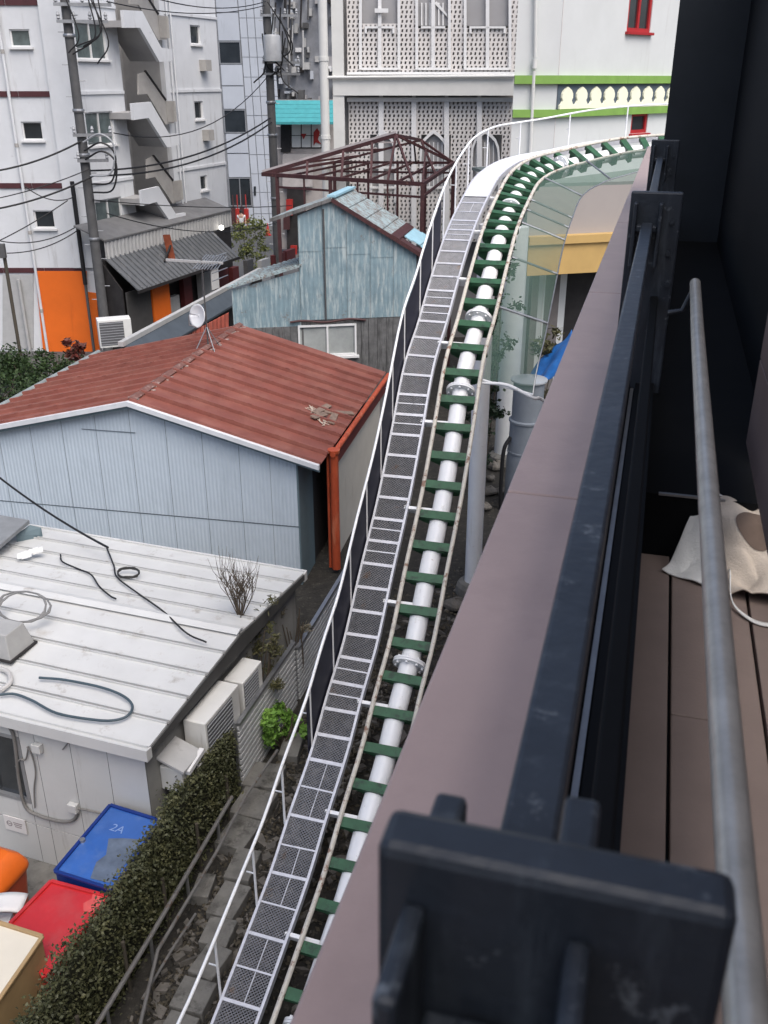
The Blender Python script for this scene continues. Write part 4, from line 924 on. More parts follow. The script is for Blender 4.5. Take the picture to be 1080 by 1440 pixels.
b = MB(); b.tube([TL.hit(751, 100, .1), TL.hit(740, 330, .1)], .045, 8); b.tube([TL.hit(752.6, 80, .1), TL.hit(753.5, -40, .1)], .045, 8); b.lathe(TL.hit(752, 90, .1), [(.07, -.1), (.07, .1)], 10); b.build('downpipe', CREAMW, tw, smooth=True)
slab_sz(TRp, .0, .03, 0, 13.5, .01, LATT, tw, 'corner_joint', .001)

# ================================================================== BEIGE BOOTH INSIDE THE BEND
bo_ = thing('beige_booth', 'beige walled booth with ochre fascia over a dark opening', 'booth', P(800, 480, Y=24.5))
BP = Plane((0, 24.0), (.96, .28))
zf1 = BP.sz(760, 332)[1]; zf0 = BP.sz(760, 385)[1]; zt_ = BP.sz(800, 262)[1]
sL = BP.sz(743, 360)[0]; sR = sL + 8
slab_sz(BP, sL - .1, sR, zf1, zt_, -.2, BEIGE, bo_, 'wall', .0)
slab_sz(BP, sL - .12, sR, zf1 - .18, zf1 + .02, .28, YELLOW, bo_, 'fascia_lip', .0)
slab_sz(BP, sL - .1, sR, zf0, zf1 - .182, .2, YELLOW, bo_, 'fascia', .0)
slab_sz(BP, sL + .3, sR, 0, zf0, -.1, SHOPD, bo_, 'dark_opening', -1.2)
slab_sz(BP, sL + .35, sL + .55, 0, zf0, .2, mat('booth_post', (.13, .12, .115), .7), bo_, 'post', -.6)
slab_sz(BP, sL + .9, sL + 1.35, 0, zf0, .05, mat('booth_post', (.13, .12, .115)), bo_, 'door_leaf', -.8)
slab_sz(BP, sL + 2.2, sL + 2.9, 1.1, 1.9, .5, FRAMEG, bo_, 'counter_box', -.9)
b = MB(); b.prism([BP.w(sL - .1, zt_, 0), BP.w(sR, zt_, 0), BP.w(sR, zt_ + .1, -4), BP.w(sL - .1, zt_ + .1, -4)], Z * .08); b.build('roof', mat('green_grey_roof', (.17, .2, .18), .6, .1), bo_)
wc_ = thing('white_pillar', 'round white pillar standing beside the grey tank', 'pillar', P(706, 640, z=0))
c0 = P(722, 420, Y=22.8)
b = MB(); b.tube([(c0.x, c0.y, 0), (c0.x, c0.y, BP.sz(760, 300)[1])], .27, 28); b.build('shaft', W_WHITE, wc_, smooth=True)
b = MB(); b.lathe((c0.x, c0.y, 0), [(.42, 0), (.40, .2), (.3, .28)], 16); b.build('base', CONC, wc_)
tk = thing('grey_tank', 'stacked grey cylindrical tank with flat lid beside the white pillar', 'tank', P(740, 700, z=0))
c0 = P(744, 540, Y=20.0); zt2 = P(744, 533, Y=20.0).z
b = MB(); b.lathe((c0.x, c0.y, 0), [(.40, 0), (.40, zt2 * .4), (.385, zt2 * .42), (.37, zt2 - 1.15), (.37, zt2 - .95)], 28); b.build('lower_drum', GREYT, tk, smooth=True)
b = MB(); b.lathe((c0.x, c0.y, 0), [(.34, zt2 - .95), (.34, zt2 - .06)], 28); b.build('upper_drum', GREYT, tk, smooth=True)
for z in (zt2 - .95, zt2 * .45): b = MB(); b.lathe((c0.x, c0.y, z), [(.37, -.03), (.395, -.01), (.395, .03), (.36, .05)], 28); b.build('band', GREYT, tk, smooth=True)
b = MB(); b.lathe((c0.x, c0.y, zt2), [(.34, -.06), (.40, -.03), (.40, .0), (.1, .05), (.06, .09), (0.001, .09)], 28); b.build('lid', mat('tank_lid', (.36, .39, .41), .5, .1), tk, smooth=True)
b = MB(); b.tube(spline([(c0.x - .35, c0.y - .12, zt2 - 1.3), (c0.x - .5, c0.y - .2, zt2 - 1.6), (c0.x - .52, c0.y - .2, .6), (c0.x - .5, c0.y - .2, 0)], 6), .045, 8); b.build('hose', WIREM, tk, smooth=True)
nq = netp(ns[0], 1); nq_t = (nq - Vector((0, 0, H))).dot(Vector((0, C_, -S_))); nu = 540 + F * nq.x / nq_t; nv = 720 - F * (nq - Vector((0, 0, H))).dot(Vector((0, S_, C_))) / nq_t
b = MB(); b.tube(spline([netp(ns[0], 0) - Z * .02, netp(ns[0], .5) - Z * .03, nq - Z * .02] + [P(nu + a, nv + c, Y=nq.y + .1 + .01 * a) for a, c in ((10, 3), (21, 12), (28, 28), (31, 55), (30, 150))], 6), .024, 8); tag(b.build('bent_pipe', WHITEP, smooth=True), 'white bent pipe curving down from the net beside the tank', 'pipe')
tp = thing('blue_tarpaulin', 'folded blue tarpaulin heaped beside the grey tank', 'tarpaulin', P(790, 520, Y=21.5))
def tf(u, v):
    q = P(742 + 62 * u, 528 - 66 * u + 34 * (1 - v), Y=21.6 + 1.2 * v); return q + Vector((0, 0, .12 * crump(u, v, 3, .35)))
o = MB().grid(tf, 26, 14).build('sheet', TARP, tp, smooth=True); sm = o.modifiers.new('t', 'SOLIDIFY'); sm.thickness = .02
b = MB(); q = P(790, 540, Y=22.3); b.box((q.x - .2, q.y + .3, q.z / 2 - .4), .5, .3, q.z / 2 - .4); b.build('crate_under', SHOPD, tp)

# ================================================================== APARTMENT BLOCK
ap = thing('apartment_block', 'white apartment block with maroon bands and outside stairs', 'apartment block', (-10, 34, 0))
F1 = Plane((-10.1, 33.7), (1, 0)); F2 = Plane((-10.1, 33.7), (.343, .939))
ZT = 15.
def hole(pl, u0, v0, u1, v1): a = pl.sz(u0, v1); c = pl.sz(u1, v0); return (min(a[0], c[0]), max(a[0], c[0]), a[1], c[1])
h1 = [hole(F1, 16, 41, 41, 66), hole(F1, 33, 171, 58, 197), hole(F1, 50, 296, 75, 321)]
wall(F1, -9, -.02, 0, ZT, h1, W_APT, ap)
for k, h in enumerate(h1): window(F1, h, ap, GLASSG if k == 0 else GLASSD, FRAMEW, 0)
h2 = [hole(F2, 110, 33, 147, 83), hole(F2, 125, 156, 158, 206), hole(F2, 138, 276, 170, 322)]
h3 = [hole(F2, 269, 36, 281, 62), hole(F2, 275, 142, 285, 168), hole(F2, 283, 246, 291, 268)]
sw0, sw1 = F2.sz(176, 150)[0], F2.sz(236, 150)[0]
s_end = F2.sz(309, 110)[0]
wall(F2, 0.0, s_end, 0, ZT, h2 + h3 + [(sw0, sw1, 0, ZT)], W_APT, ap)
for h in h2: window(F2, h, ap, GLASSG, FRAMEW, 1)
for h in h3: window(F2, h, ap, GLASSD, FRAMEW, 0)
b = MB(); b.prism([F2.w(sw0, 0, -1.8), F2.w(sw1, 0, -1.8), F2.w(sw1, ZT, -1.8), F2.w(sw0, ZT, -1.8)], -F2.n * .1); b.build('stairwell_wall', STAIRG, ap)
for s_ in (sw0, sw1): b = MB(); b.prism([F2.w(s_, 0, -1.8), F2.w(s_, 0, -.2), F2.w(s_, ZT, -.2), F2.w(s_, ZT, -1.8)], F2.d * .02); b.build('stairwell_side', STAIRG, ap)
for v in (131, 260, 379, 2): 
    z = F1.sz(40, v)[1]; 
    s = -9
    while s < -.6: slab_sz(F1, s, min(s + 1.42, -.5), z - .11, z + .06, .04, MAROON, ap, 'maroon_band', .002); s += 1.44
    slab_sz(F2, .3, sw0 - .02, z - .05, z + .05, .05, W_APT, ap, 'ledge'); slab_sz(F2, sw1 + .3, s_end, z - .05, z + .05, .05, W_APT, ap, 'ledge')
slab_sz(F1, -.75, -.02, F1.sz(40, 379)[1] + .08, ZT, .14, W_APT, ap, 'corner_pier', .001)
# stair flights: balustrade in white, sloping soffit, grey upper flight behind
sto = (F1.sz(40, 131)[1] - F1.sz(40, 379)[1]) / 2
base = [(173, 14), (200, 15.5), (227, 67), (242, 69), (243, 85.5), (224.5, 87), (197, 39), (175.5, 39)]
bs = [F2.sz(u, v, .9) for u, v in base]
gp_ = [(195, 104), (204, 101), (233, 142), (245, 142), (245, 173), (233, 175), (207, 132), (195, 133)]
gs = [F2.sz(u, v, .3) for u, v in gp_]
for k in range(-1, 4):
    dz = -sto * k
    b = MB(); b.prism([F2.w(a, z + dz, .9) for a, z in bs], -F2.n * .12); fl = b.build('stair_balustrade', W_APT, ap)
    lo = [bs[7], bs[6], bs[5], bs[4]]
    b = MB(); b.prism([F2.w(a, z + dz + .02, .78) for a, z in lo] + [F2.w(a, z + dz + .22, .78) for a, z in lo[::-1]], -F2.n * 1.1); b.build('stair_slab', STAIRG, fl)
    b = MB(); b.prism([F2.w(a, z + dz, .3) for a, z in gs], -F2.n * .06); rl = b.build('upper_railing', STAIRB, ap)
    for j in range(9):
        f = j / 8; a = gs[3][0] * (1 - f) + gs[2][0] * f
        b = MB(); b.bar(F2.w(a, gs[4][1] + dz + .05, .33), F2.w(a, gs[3][1] + dz, .33), .03); b.build('baluster', STAIRB, rl)
    a0 = gs[1]; a1 = gs[2]; b = MB(); b.bar(F2.w(a0[0], a0[1] + dz + .03, .3), F2.w(a1[0], a1[1] + dz + .03, .3), .07); b.build('rail_cap', SHOPD, rl)
# pipes, lamps, vents on the block
for pl, pts in ((F1, [(-5, 20), (5, 140), (24, 250), (45, 375), (66, 520)]),):
    a = F1.sz(3, 60)[0]; b = MB(); b.tube([F1.w(a, 0, .1), F1.w(a, ZT, .1)], .05, 10); b.build('drain_pipe', W_APT, ap, smooth=True)
    for z in (1.5, 4.2, 7, 9.8): b = MB(); b.lathe(F1.w(a, z, .1), [(.065, -.06), (.065, .06)], 10); b.build('pipe_clip', STAIRB, ap)
for u, v in ((289, 92), (293, 190)):
    b = MB(); b.box(F2.hit(u, v, .15), .22, .15, .2, F2.d, F2.n, Z); b.build('vent_hood', STAIRB, ap)
a = F2.sz(231, 150)[0]; 
for o_ in (.35, .6): b = MB(); b.tube([F2.w(sw1 + o_, 0, .08), F2.w(sw1 + o_, ZT, .08)], .035, 8); b.build('drain_pipe', W_APT, ap, smooth=True)
slab(F1, [(50, 381), (122, 381), (122, 410), (136, 412), (143, 500), (62, 500)], .05, ORANGE, ap, 'orange_wall', .02)
b = MB(); q = [F1.sz(28, 395)[0]]; b.tube([F1.w(q[0], 0, .12), F1.w(q[0], F1.sz(25, 392)[1], .12)], .06, 10); b.build('grey_pipe', CORRL, ap, smooth=True)
slab(F1, rect(4, 386, 47, 490), .03, CORRL, ap, 'grey_ground_wall', .01)

# ================================================================== GREY PANELLED BUILDING
gb = thing('grey_panelled_building', 'grey building of square cladding panels with dark windows', 'building', P(340, 330, Y=60))
GPn = Plane((0, 66), (1, 0))
slab(GPn, rect(300, -40, 386, 345), .1, mat('joint_grey', (.2, .21, .22), .8), gb, 'core', -.15)
rows = [(-30, 17), (18, 57), (91, 120), (121.5, 153), (188, 215), (216.5, 249), (291, 340)]
def sh(v): return (v - 60) * .075       # panels lean with the perspective of the picture
for v0, v1 in rows: slab(GPn, [(308 + sh(v0), v0), (338 + sh(v0), v0), (338 + sh(v1), v1), (308 + sh(v1), v1)], .06, W_GREY, gb, 'cladding_panel', -.05)
for v0, v1 in ((58, 90), (154, 187), (250, 290)):
    a = GPn.sz(309 + sh(v0), v1); c = GPn.sz(338 + sh(v0), v0); window(GPn, (a[0], c[0], a[1], c[1]), gb, GLASSD, FRAMEG, 1 if v0 == 250 else 0, False, .04, .06)
edges = [339.5, 350, 361, 373, 386]
vv = [-30, -3, 25, 53, 80, 108, 135, 162, 190, 217, 244, 270, 300, 340]
for e0, e1 in zip(edges[:-1], edges[1:]):
    for v0, v1 in zip(vv[:-1], vv[1:]):
        slab(GPn, [(e0 + sh(v0), v0 + .8), (e1 - 1 + sh(v0), v0 + .8), (e1 - 1 + sh(v1), v1), (e0 + sh(v1), v1)], .06, W_GREY, gb, 'cladding_panel', -.05)
for u, v in ((347, 265), (357, 262)): slab(GPn, rect(u, v, u + 3, v + 13), .05, GLASSD, gb, 'slot_window', .012)

# ================================================================== CLUTTERED BUILDING BEHIND, TURQUOISE SHOP
cb = thing('cluttered_grey_building', 'distant grey building crowded with pipes and balconies above turquoise roof', 'building', P(415, 300, Y=72))
CP = Plane((0, 72), (1, 0))
slab(CP, rect(372, -60, 486, 330), 2, mat('far_grey', (.23, .24, .26), .8, .25, 1.2), cb, 'wall', -2)
for k in range(70):
    u = random.uniform(384, 478); v = random.uniform(-20, 138); w = random.uniform(2, 9); h_ = random.uniform(3, 14)
    slab(CP, rect(u, v, u + w, v + h_), random.uniform(.2, 1.2), random.choice([CORRL, POLEM, SHOPD, W_GREY, FRAMEW, GREYPANE]), cb, random.choice(['balcony_panel', 'duct', 'vent_box', 'shutter']), .0)
for k in range(16):
    u = random.uniform(384, 475); v = random.uniform(-20, 60); b = MB(); b.tube([CP.hit(u, v, 1.3), CP.hit(u + random.uniform(-3, 3), v + random.uniform(30, 80), 1.3)], .07, 6); b.build('pipe', random.choice([POLEM, CORRL, SHOPD]), cb)
tsx = thing('turquoise_roofed_shop', 'small shop with ribbed turquoise roof and white lattice shutters', 'shop', P(420, 330, Y=55))
SPn = Plane((0, 55), (1, 0))
for k in range(5):
    v0 = 141 + k * 6.2; o0 = .25 + k * .28
    b = MB(); b.prism([SPn.hit(385 - .6 * k, v0, o0), SPn.hit(470, v0, o0), SPn.hit(470, v0 + 5.6, o0 + .26), SPn.hit(384 - .6 * k, v0 + 5.6, o0 + .26)], Z * -.12); b.build('roof_strip', TURQ, tsx)
slab(SPn, rect(388, 140, 480, 350), .1, mat('shop_wall', (.36, .33, .31), .8, .2, 1), tsx, 'wall', -.1)
slab(SPn, rect(395, 174, 409, 214), .1, SHOPD, tsx, 'dark_shutter', .05)
for i in range(3):
    for j in range(2): slab(SPn, rect(410.5 + i * 14, 174 + j * 17, 423 + i * 14, 190 + j * 17), .08, CREAMW, tsx, 'white_panel', .06)
slab(SPn, rect(409.5, 173, 452, 208.5), .04, SHOPD, tsx, 'black_frame', .01)
for px in ([(423, 188), (431, 188), (427, 196)], [(441, 186), (446, 180), (450, 186), (447, 196), (452, 203), (444, 200), (441, 205)]): slab(SPn, px, .03, RED, tsx, 'red_ornament', .15)
slab(SPn, rect(398, 216, 440, 262), .3, mat('shop_wall2', (.42, .39, .37), .8, .2, 2), tsx, 'awning_wall', .05)
slab(SPn, rect(404, 262, 430, 350), .2, SHOPD, tsx, 'doorway', .03)
for u, v, m_ in ((403, 280, RED), (399, 300, BROWNW), (409, 345, RED), (430, 300, FRAMEW)): slab(SPn, rect(u, v, u + 9, v + 22), .25, m_, tsx, 'stacked_goods', .25)

# ================================================================== SHOPS ALONG THE STREET
sp = thing('street_shop_row', 'row of low shops with striped tin awning below the apartments', 'shop row', (-7, 37, 0))
# upper pent roof, tin wall, lower awning in plan with the block
oU = 1.2
r0, r1 = F2.sz(143, 346, oU), F2.sz(322, 293, oU)
zU = (r0[1] + r1[1]) / 2; s0, s1 = r0[0] + .2, r1[0] + .2
b = MB(); b.prism([F2.w(s0, zU + .42, .02), F2.w(s1, zU + .42, .02), F2.w(s1, zU, oU), F2.w(s0, zU, oU)], Z * .05); b.build('pent_roof', mat('pent_roof_grey', (.145, .145, .145), .7, .2, 2), sp)
zA = zU - .62
b = corr(F2, s0, s1, zA, lambda s: zU, oU - .06, .22, .02); b.build('tin_wall', CORRL, sp)
oA = 2.3; zB = zA - .95; s1a = s1 - 1.6
n = 26
for k in range(n):
    a0 = s0 + (s1a - s0) * k / n; a1 = s0 + (s1a - s0) * (k + 1) / n
    b = MB(); b.prism([F2.w(a0 + .02, zA, oU - .05), F2.w(a1 - .02, zA, oU - .05), F2.w(a1 - .02, zB, oA), F2.w(a0 + .02, zB, oA)], Z * .03)
    b.prism([F2.w(a0 - .03, zA + .03, oU - .05), F2.w(a0 + .03, zA + .03, oU - .05), F2.w(a0 + .03, zB + .03, oA), F2.w(a0 - .03, zB + .03, oA)], Z * .06); b.build('awning_strip', DKROOF, sp)
b = MB(); b.bar(F2.w(s0, zB - .02, oA), F2.w(s1a, zB - .02, oA), .06, .1); b.build('awning_edge', SHOPD, sp)
slab_sz(F2, s0, s1, 0, zA, .1, SHOPD, sp, 'shop_front', oU - .2)
b = MB(); b.prism([F2.w(s0, 0, oU - .2), F2.w(s0, 0, oA - .6), F2.w(s0, zB, oA - .6), F2.w(s0, zA - .05, oU - .2)], F2.d * -.06); b.build('end_wall', SHOPD, sp)
slab_sz(F2, s0 + 1.6, s0 + 2.7, 0, zB - .1, .08, ORANGE, sp, 'orange_panel', oA - .6)
slab_sz(F2, s0 + .1, s0 + 1.5, 0, zB - .1, .06, mat('dark_grey_panel', (.06, .058, .056), .7), sp, 'grey_panel', oA - .6)
for k in range(9):
    a = s0 + 3 + k * 1.3; slab_sz(F2, a, a + random.uniform(.5, 1.1), random.choice([0, .9]), random.uniform(1.4, 2.2), .2, random.choice([mat('maroon_goods', (.1, .02, .02), .6), POLEM, CORRL, SHOPD, FRAMEG]), sp, random.choice(['display_case', 'shutter', 'menu_board']), oA - 1.1)
for u, v in ((246, 365),): slab_sz(F2, s0 + 5.0, s0 + 5.5, zB - .9, zB - .1, .06, FRAMEW, sp, 'hanging_sign', oA - .1)
lampc = F2.w(s1 - 1.2, zA + .1, oU + .15)
b = MB(); b.lathe(lampc, [(.02, -.1), (.09, -.06), (.10, 0), (.08, .07), (.02, .1)], 14); lg = b.build('lit_globe', None, sp, smooth=True)
lm = bpy.data.materials.new('lit_lamp'); lm.use_nodes = True; lm.node_tree.nodes['Principled BSDF'].inputs['Emission Color'].default_value = (1, .95, .88, 1); lm.node_tree.nodes['Principled BSDF'].inputs['Emission Strength'].default_value = 3
lg.data.materials.clear(); lg.data.materials.append(lm)
bsn = thing('sign_board', 'tilted brown board lying on the striped tin awning', 'board', F2.w(s0 + 3.4, zA - .3, 2))
q = F2.w(s0 + 3.1, zA - .42, 1.75); b = MB(); b.bar(q, q + F2.d * .1 + Z * .85 + F2.n * -.2, .38, .07, F2.n); b.build('board', mat('brown_sign', (.20, .05, .02), .6, .3, 5), bsn)
b = MB(); b.bar(q - F2.d * .5, q + Z * .5, .06); b.build('prop', SHOPD, bsn)

# ================================================================== BLUE-GREY SHED ROOF beside the street
sr = thing('slate_blue_shed', 'low shed with blue grey roof and coral tin side behind the red roof', 'shed', (-4.5, 25, 0))
a0, a1, a2, a3 = P(170, 488, z=2.9), P(366, 382, z=2.9), P(330, 430, z=2.5), P(215, 500, z=2.5)
b = MB(); b.prism([a0, a1, a2, a3], Z * .06); b.build('roof', SLATE, sr)
b = MB(); b.bar(a0 + Z * .07, a1 + Z * .07, .14, .12); b.build('ridge_trim', CORRL, sr)
n = 12; e0, e1 = P(250, 478, z=2.45), P(322, 440, z=2.45)
for k in range(n):
    q0, q1 = e0.lerp(e1, k / n), e0.lerp(e1, (k + .86) / n); b = MB(); b.prism([q0, q1, q1 - Z * 1.3 - Vector((0, .5, 0)), q0 - Z * 1.3 - Vector((0, .5, 0))], Vector((0, .03, .02))); b.build('coral_sheet', mat('coral_tin', (.52, .13, .09), .6, .2, 4, streak=((.6, .3, .24), .3, 6.)), sr)
b = MB(); b.prism([a0 * 1 - Z * .02, a1 - Z * .02, Vector((a1.x, a1.y, 0)), Vector((a0.x, a0.y, 0))], Vector((.05, -.05, 0))); b.build('street_wall', SHOPD, sr)

# ================================================================== HEDGE, FENCES, SLABS
hd = thing('leafy_hedge_fence', 'clipped dark hedge trained on a fence beside the cabinets', 'hedge', (-2.6, 8.5, 0))
h0, h1 = Vector((-3.46, 3.9, 0)), Vector((-1.95, 9.62, 0)); hdv = (h1 - h0).normalized(); hn = Vector((hdv.y, -hdv.x, 0)); HLEN = (h1 - h0).length
def hleaf():
    a = random.uniform(0, HLEN); z = random.uniform(.02, 1.80 - .12 * (a / HLEN) ** 3) ; o = random.gauss(0, .06)
    o += .02 * math.sin(a * 3.1 + z * 2) + .02 * math.sin(a * 8.3 - z * 5)
    return h0 + hdv * a + hn * o + Z * (z + .03 * math.sin(a * 6))
leaves(hleaf, 75000, .040, .6).build('foliage', HEDGE, hd, kind='stuff')
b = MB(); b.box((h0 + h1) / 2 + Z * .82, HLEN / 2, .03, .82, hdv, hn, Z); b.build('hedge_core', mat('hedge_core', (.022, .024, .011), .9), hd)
for k in range(7):
    q = h0 + hdv * (HLEN * (k + .5) / 7) + hn * .13; b = MB(); b.tube([q, q + Z * 1.25], .02, 8); b.build('fence_post', mat('brown_post', (.07, .06, .045), .8), hd)
def slat_fence(name, label, a, c, z0, z1, n, m, thick=.018):
    t = thing(name, label, 'fence', a); d = (c - a); L = d.length; d.normalize(); nn = Vector((d.y, -d.x, 0))
    for k in range(n):
        z = z0 + (z1 - z0) * (k + .5) / n; b = MB(); b.box((a + c) / 2 + Z * z, L / 2, thick, (z1 - z0) / n * .29, d, nn, Z); b.build('slat', m, t)
    m_ = max(2, int(L / 1.6) + 1)
    for k in range(m_):
        q = a.lerp(c, k / (m_ - 1)) - nn * .03; b = MB(); b.box(q + Z * (z1 + .05) / 2, .025, .02, (z1 + .05) / 2, d, nn, Z); b.build('post', STEELG, t)
    b = MB(); b.box((a + c) / 2 + Z * (z1 + .02), L / 2, .03, .02, d, nn, Z); b.build('top_rail', STEELG, t)
    return t
SLATM = mat('grey_slat', (.50, .51, .51), .5, .12, 5)
slat_fence('louvred_metal_fence', 'grey louvred metal fence between the hedge and the leafy plant', Vector((-1.84, 9.70, 0)), Vector((-1.30, 11.60, 0)), .35, 1.60, 14, SLATM)
slat_fence('louvred_metal_fence', 'grey louvred metal fence ending at the rust red downpipe', Vector((-1.27, 11.72, 0)), Vector((-.52, 14.7, 0)), .25, 1.42, 14, SLATM)
b = MB(); b.prism([Vector((-3.40, 3.5, 0)), Vector((-2.3, 3.5, 0)), Vector((-1.75, 6.2, 0)), Vector((-1.2, 8.2, 0)), Vector((-.72, 10.2, 0)), Vector((-.3, 12.5, 0)), Vector((-.8, 14, 0)), Vector((-1.93, 9.7, 0))], Z * .55); struct(b.build('soil_bank', DIRT))
pf = thing('pipe_barrier', 'two rusted scaffold pipes running along the hedge foot', 'barrier', (-2.3, 8, 0))
for pts, r in (([P(120, 1468, z=0.97), P(211, 1318, z=0.97), P(326, 1121, z=0.97)], .026), ([P(190, 1470, z=0.80), P(222, 1336, z=0.85), P(304, 1199, z=0.90), P(345, 1120, z=0.95), P(390, 1055, z=0.95)], .02), ([P(200, 1405, z=0.75), P(245, 1330, z=0.75), P(275, 1285, z=0.75)], .015)):
    b = MB(); b.tube(pts, r, 8); b.build('pipe', mat('scaffold_pipe', (.17, .165, .155), .6, .25, 6, metal=.3, spot=((.12, .07, .04), .3, 8.)), pf, smooth=True)
for u, v in ((150, 1420), (211, 1318), (262, 1230), (306, 1157)):
    q = P(u, v, z=0.97); b = MB(); b.tube([Vector((q.x, q.y, .5)), q + Z * .02], .02, 8); b.build('upright', STEELG, pf, smooth=True)
# concrete slabs laid along the track
slabs = [((345, 1075, 400, 1110), .15), ((330, 1110, 385, 1150), .0), ((312, 1150, 360, 1195), -.05), ((322, 1195, 362, 1240), .1), ((300, 1240, 345, 1290), .0), ((285, 1290, 330, 1330), .1), ((275, 1330, 318, 1378), -.1), ((245, 1378, 300, 1425), .05), ((225, 1425, 275, 1470), 0), ((395, 1030, 425, 1065), .2), ((272, 1228, 300, 1262), .2), ((430, 965, 452, 1000), .1)]
sd0 = (Vector(TK[4]) - Vector(TK[2])); sd0.z = 0; sd0.normalize(); sx0 = Vector((sd0.y, -sd0.x, 0))
for k, ((u0, v0, u1, v1), rz) in enumerate(slabs):
    a, c = P(u0, v0, z=.68), P(u1, v1, z=.68); m = (a + c) / 2; w = (P(u1, (v0 + v1) / 2, z=.68) - P(u0, (v0 + v1) / 2, z=.68)).length / 2 * .92; L = abs((P(0, v0, z=.68) - P(0, v1, z=.68)).y) / 2 * .96
    d = Matrix.Rotation(rz, 3, 'Z') @ sd0; x = Vector((d.y, -d.x, 0)); tl = Vector((random.uniform(-.05, .05), random.uniform(-.05, .05), 1)).normalized()
    b = MB(); b.box(Vector((m.x, m.y, .60 + random.uniform(-.02, .02))), w, L, .10, x, d, tl); tag(b.build('concrete_slab', CONC, bevel=.012), 'weathered concrete slab lying between hedge and walkway', 'slab', 'concrete slabs along the walkway')
# rubble and fallen leaves under the track
b = MB()
for k in range(900):
    s = random.uniform(0, LEN * .62); p = frame_s(s)[0]; q = Vector((p.x + random.uniform(-1.3, 1.5) , p.y + random.uniform(-.4, .4) + max(0, random.gauss(0, 1)), .0)); r = random.uniform(.02, .10) * random.random() + .015
    b.box(q + Z * r * .3, r, r * random.uniform(.5, 1), r * .5, Vector((random.uniform(-1, 1), random.uniform(-1, 1), random.uniform(-.3, .3))).normalized(), Vector((random.uniform(-1, 1), random.uniform(-1, 1), .1)).normalized(), Z)
for k in range(1400):
    f = random.random(); q = Vector((-2.9, 4.5, 0)).lerp(Vector((-.75, 12.5, 0)), f) + Vector((random.uniform(-.1, 1.0), random.uniform(-.2, .2), .55)); r = random.uniform(.015, .07) * random.random() + .012
    b.box(q + Z * r * .3, r, r * random.uniform(.4, 1), r * .5, Vector((random.uniform(-1, 1), random.uniform(-1, 1), random.uniform(-.3, .3))).normalized(), Vector((random.uniform(-1, 1), random.uniform(-1, 1), .1)).normalized(), Z)
b.build('rubble', ROCK, kind='stuff')
leaves(lambda: (lambda p: Vector((p.x + random.uniform(-1.6, 2.2), p.y + random.uniform(-.3, 1.5), random.uniform(.01, .05))))(frame_s(random.uniform(0, LEN * .65))[0]), 6000, .07, .6).build('leaf_litter', mat('dead_leaf', (.07, .06, .042), .9, .5, 9), kind='stuff')
for u, v, r in ((697, 655, .22), (688, 690, .18), (703, 690, .13), (640, 850, .2), (652, 825, .14), (700, 628, .16), (682, 712, .15), (690, 672, .12)):
    c = P(u, v, z=.1); b = MB(); n = 9
    b.grid(lambda a, e: c + Vector((math.cos(2 * math.pi * a) * math.sin(math.pi * e) * r * (1 + .25 * math.sin(a * 19 + u)), math.sin(2 * math.pi * a) * math.sin(math.pi * e) * r, math.cos(math.pi * e) * r * .6 * (1 + .2 * math.sin(a * 13)))), 12, 7)
    tag(b.build('rubble_stone', ROCK, smooth=False), 'rough grey stone on the dark soil below the track', 'stone', 'loose stones under the track')

leaves(lambda: Vector((-2.9, 4.5, 0)).lerp(Vector((-.75, 12.5, 0)), random.random()) + Vector((random.uniform(-.1, 1.0), random.uniform(-.2, .2), random.uniform(.56, .6))), 5000, .06, .6).build('leaf_litter', mat('dead_leaf', (.07, .06, .042)), kind='stuff')
# ================================================================== PLANTS
def plant(name, label, c, lm, n, rad, h, size, asp=.45, stems=5, bare=False, cat='shrub'):
    t = thing(name, label, cat, c); c = Vector(c); b = MB(); tips = []
    for k in range(stems):
        a = random.uniform(0, 6.28); e = c + Vector((math.cos(a) * rad * .7, math.sin(a) * rad * .7, h * random.uniform(.7, 1))); m = c.lerp(e, .5) + Vector((random.uniform(-.1, .1), random.uniform(-.1, .1), .05)); tips += [e, m]
        b.tube(spline([c, m, e], 4), [(.009 if bare else .018) * (1 - .6 * i / 8) for i in range(9)], 6)
        if bare:
            for j in range(7):
                q = m.lerp(e, random.uniform(-.3, 1)); w_ = Vector((random.uniform(-.12, .12), random.uniform(-.12, .12), random.uniform(.05, .2))); b.tube([q, q + w_, q + w_ * 1.6 + Vector((0, 0, .12))], [.004, .003, .0015], 4)
    b.build('stem', BARK, t)
    if not bare:
        cl = [random.choice(tips) + Vector((random.gauss(0, rad * .35), random.gauss(0, rad * .35), random.gauss(0, h * .14))) for _ in range(max(6, n // 60))]
        leaves(lambda: (lambda q: q + Vector((random.gauss(0, rad * .16), random.gauss(0, rad * .16), random.gauss(0, rad * .14))))(random.choice(cl)), n, size, asp).build('crown', lm, t, kind='stuff')
    return t
plant('leafy_shrub', 'bright green broad leaved shrub growing over the louvred fence', P(396, 1052, z=.55), BRIGHT, 1300, .25, .66, .11, .42, 10)
plant('olive_shrub', 'dull olive shrub growing against the hut side behind the air conditioners', side_pt(2.6, .14, 0), OLIVE, 2200, .26, 2.25, .075, .25, 9)
plant('bare_shrub', 'leafless twiggy shrub rising above the white roof edge', P(338, 872, z=2.40), OLIVE, 0, .34, .75, .1, .4, 15, True)
plant('dry_climber', 'dry brown climber on the far corner of the hut', side_pt(3.7, .15, .2), leafmat('dry_leaf', (.13, .115, .08), (.2, .18, .13)), 260, .22, 1.9, .08, .25, 8)
BL = ['tall dark bush beside the meter pole', 'rounded dark bush in front of the grey pipe', 'loose bush below the orange wall', 'broad bush along the left gutter of the red roof', 'low bush between the orange wall and the red roof']
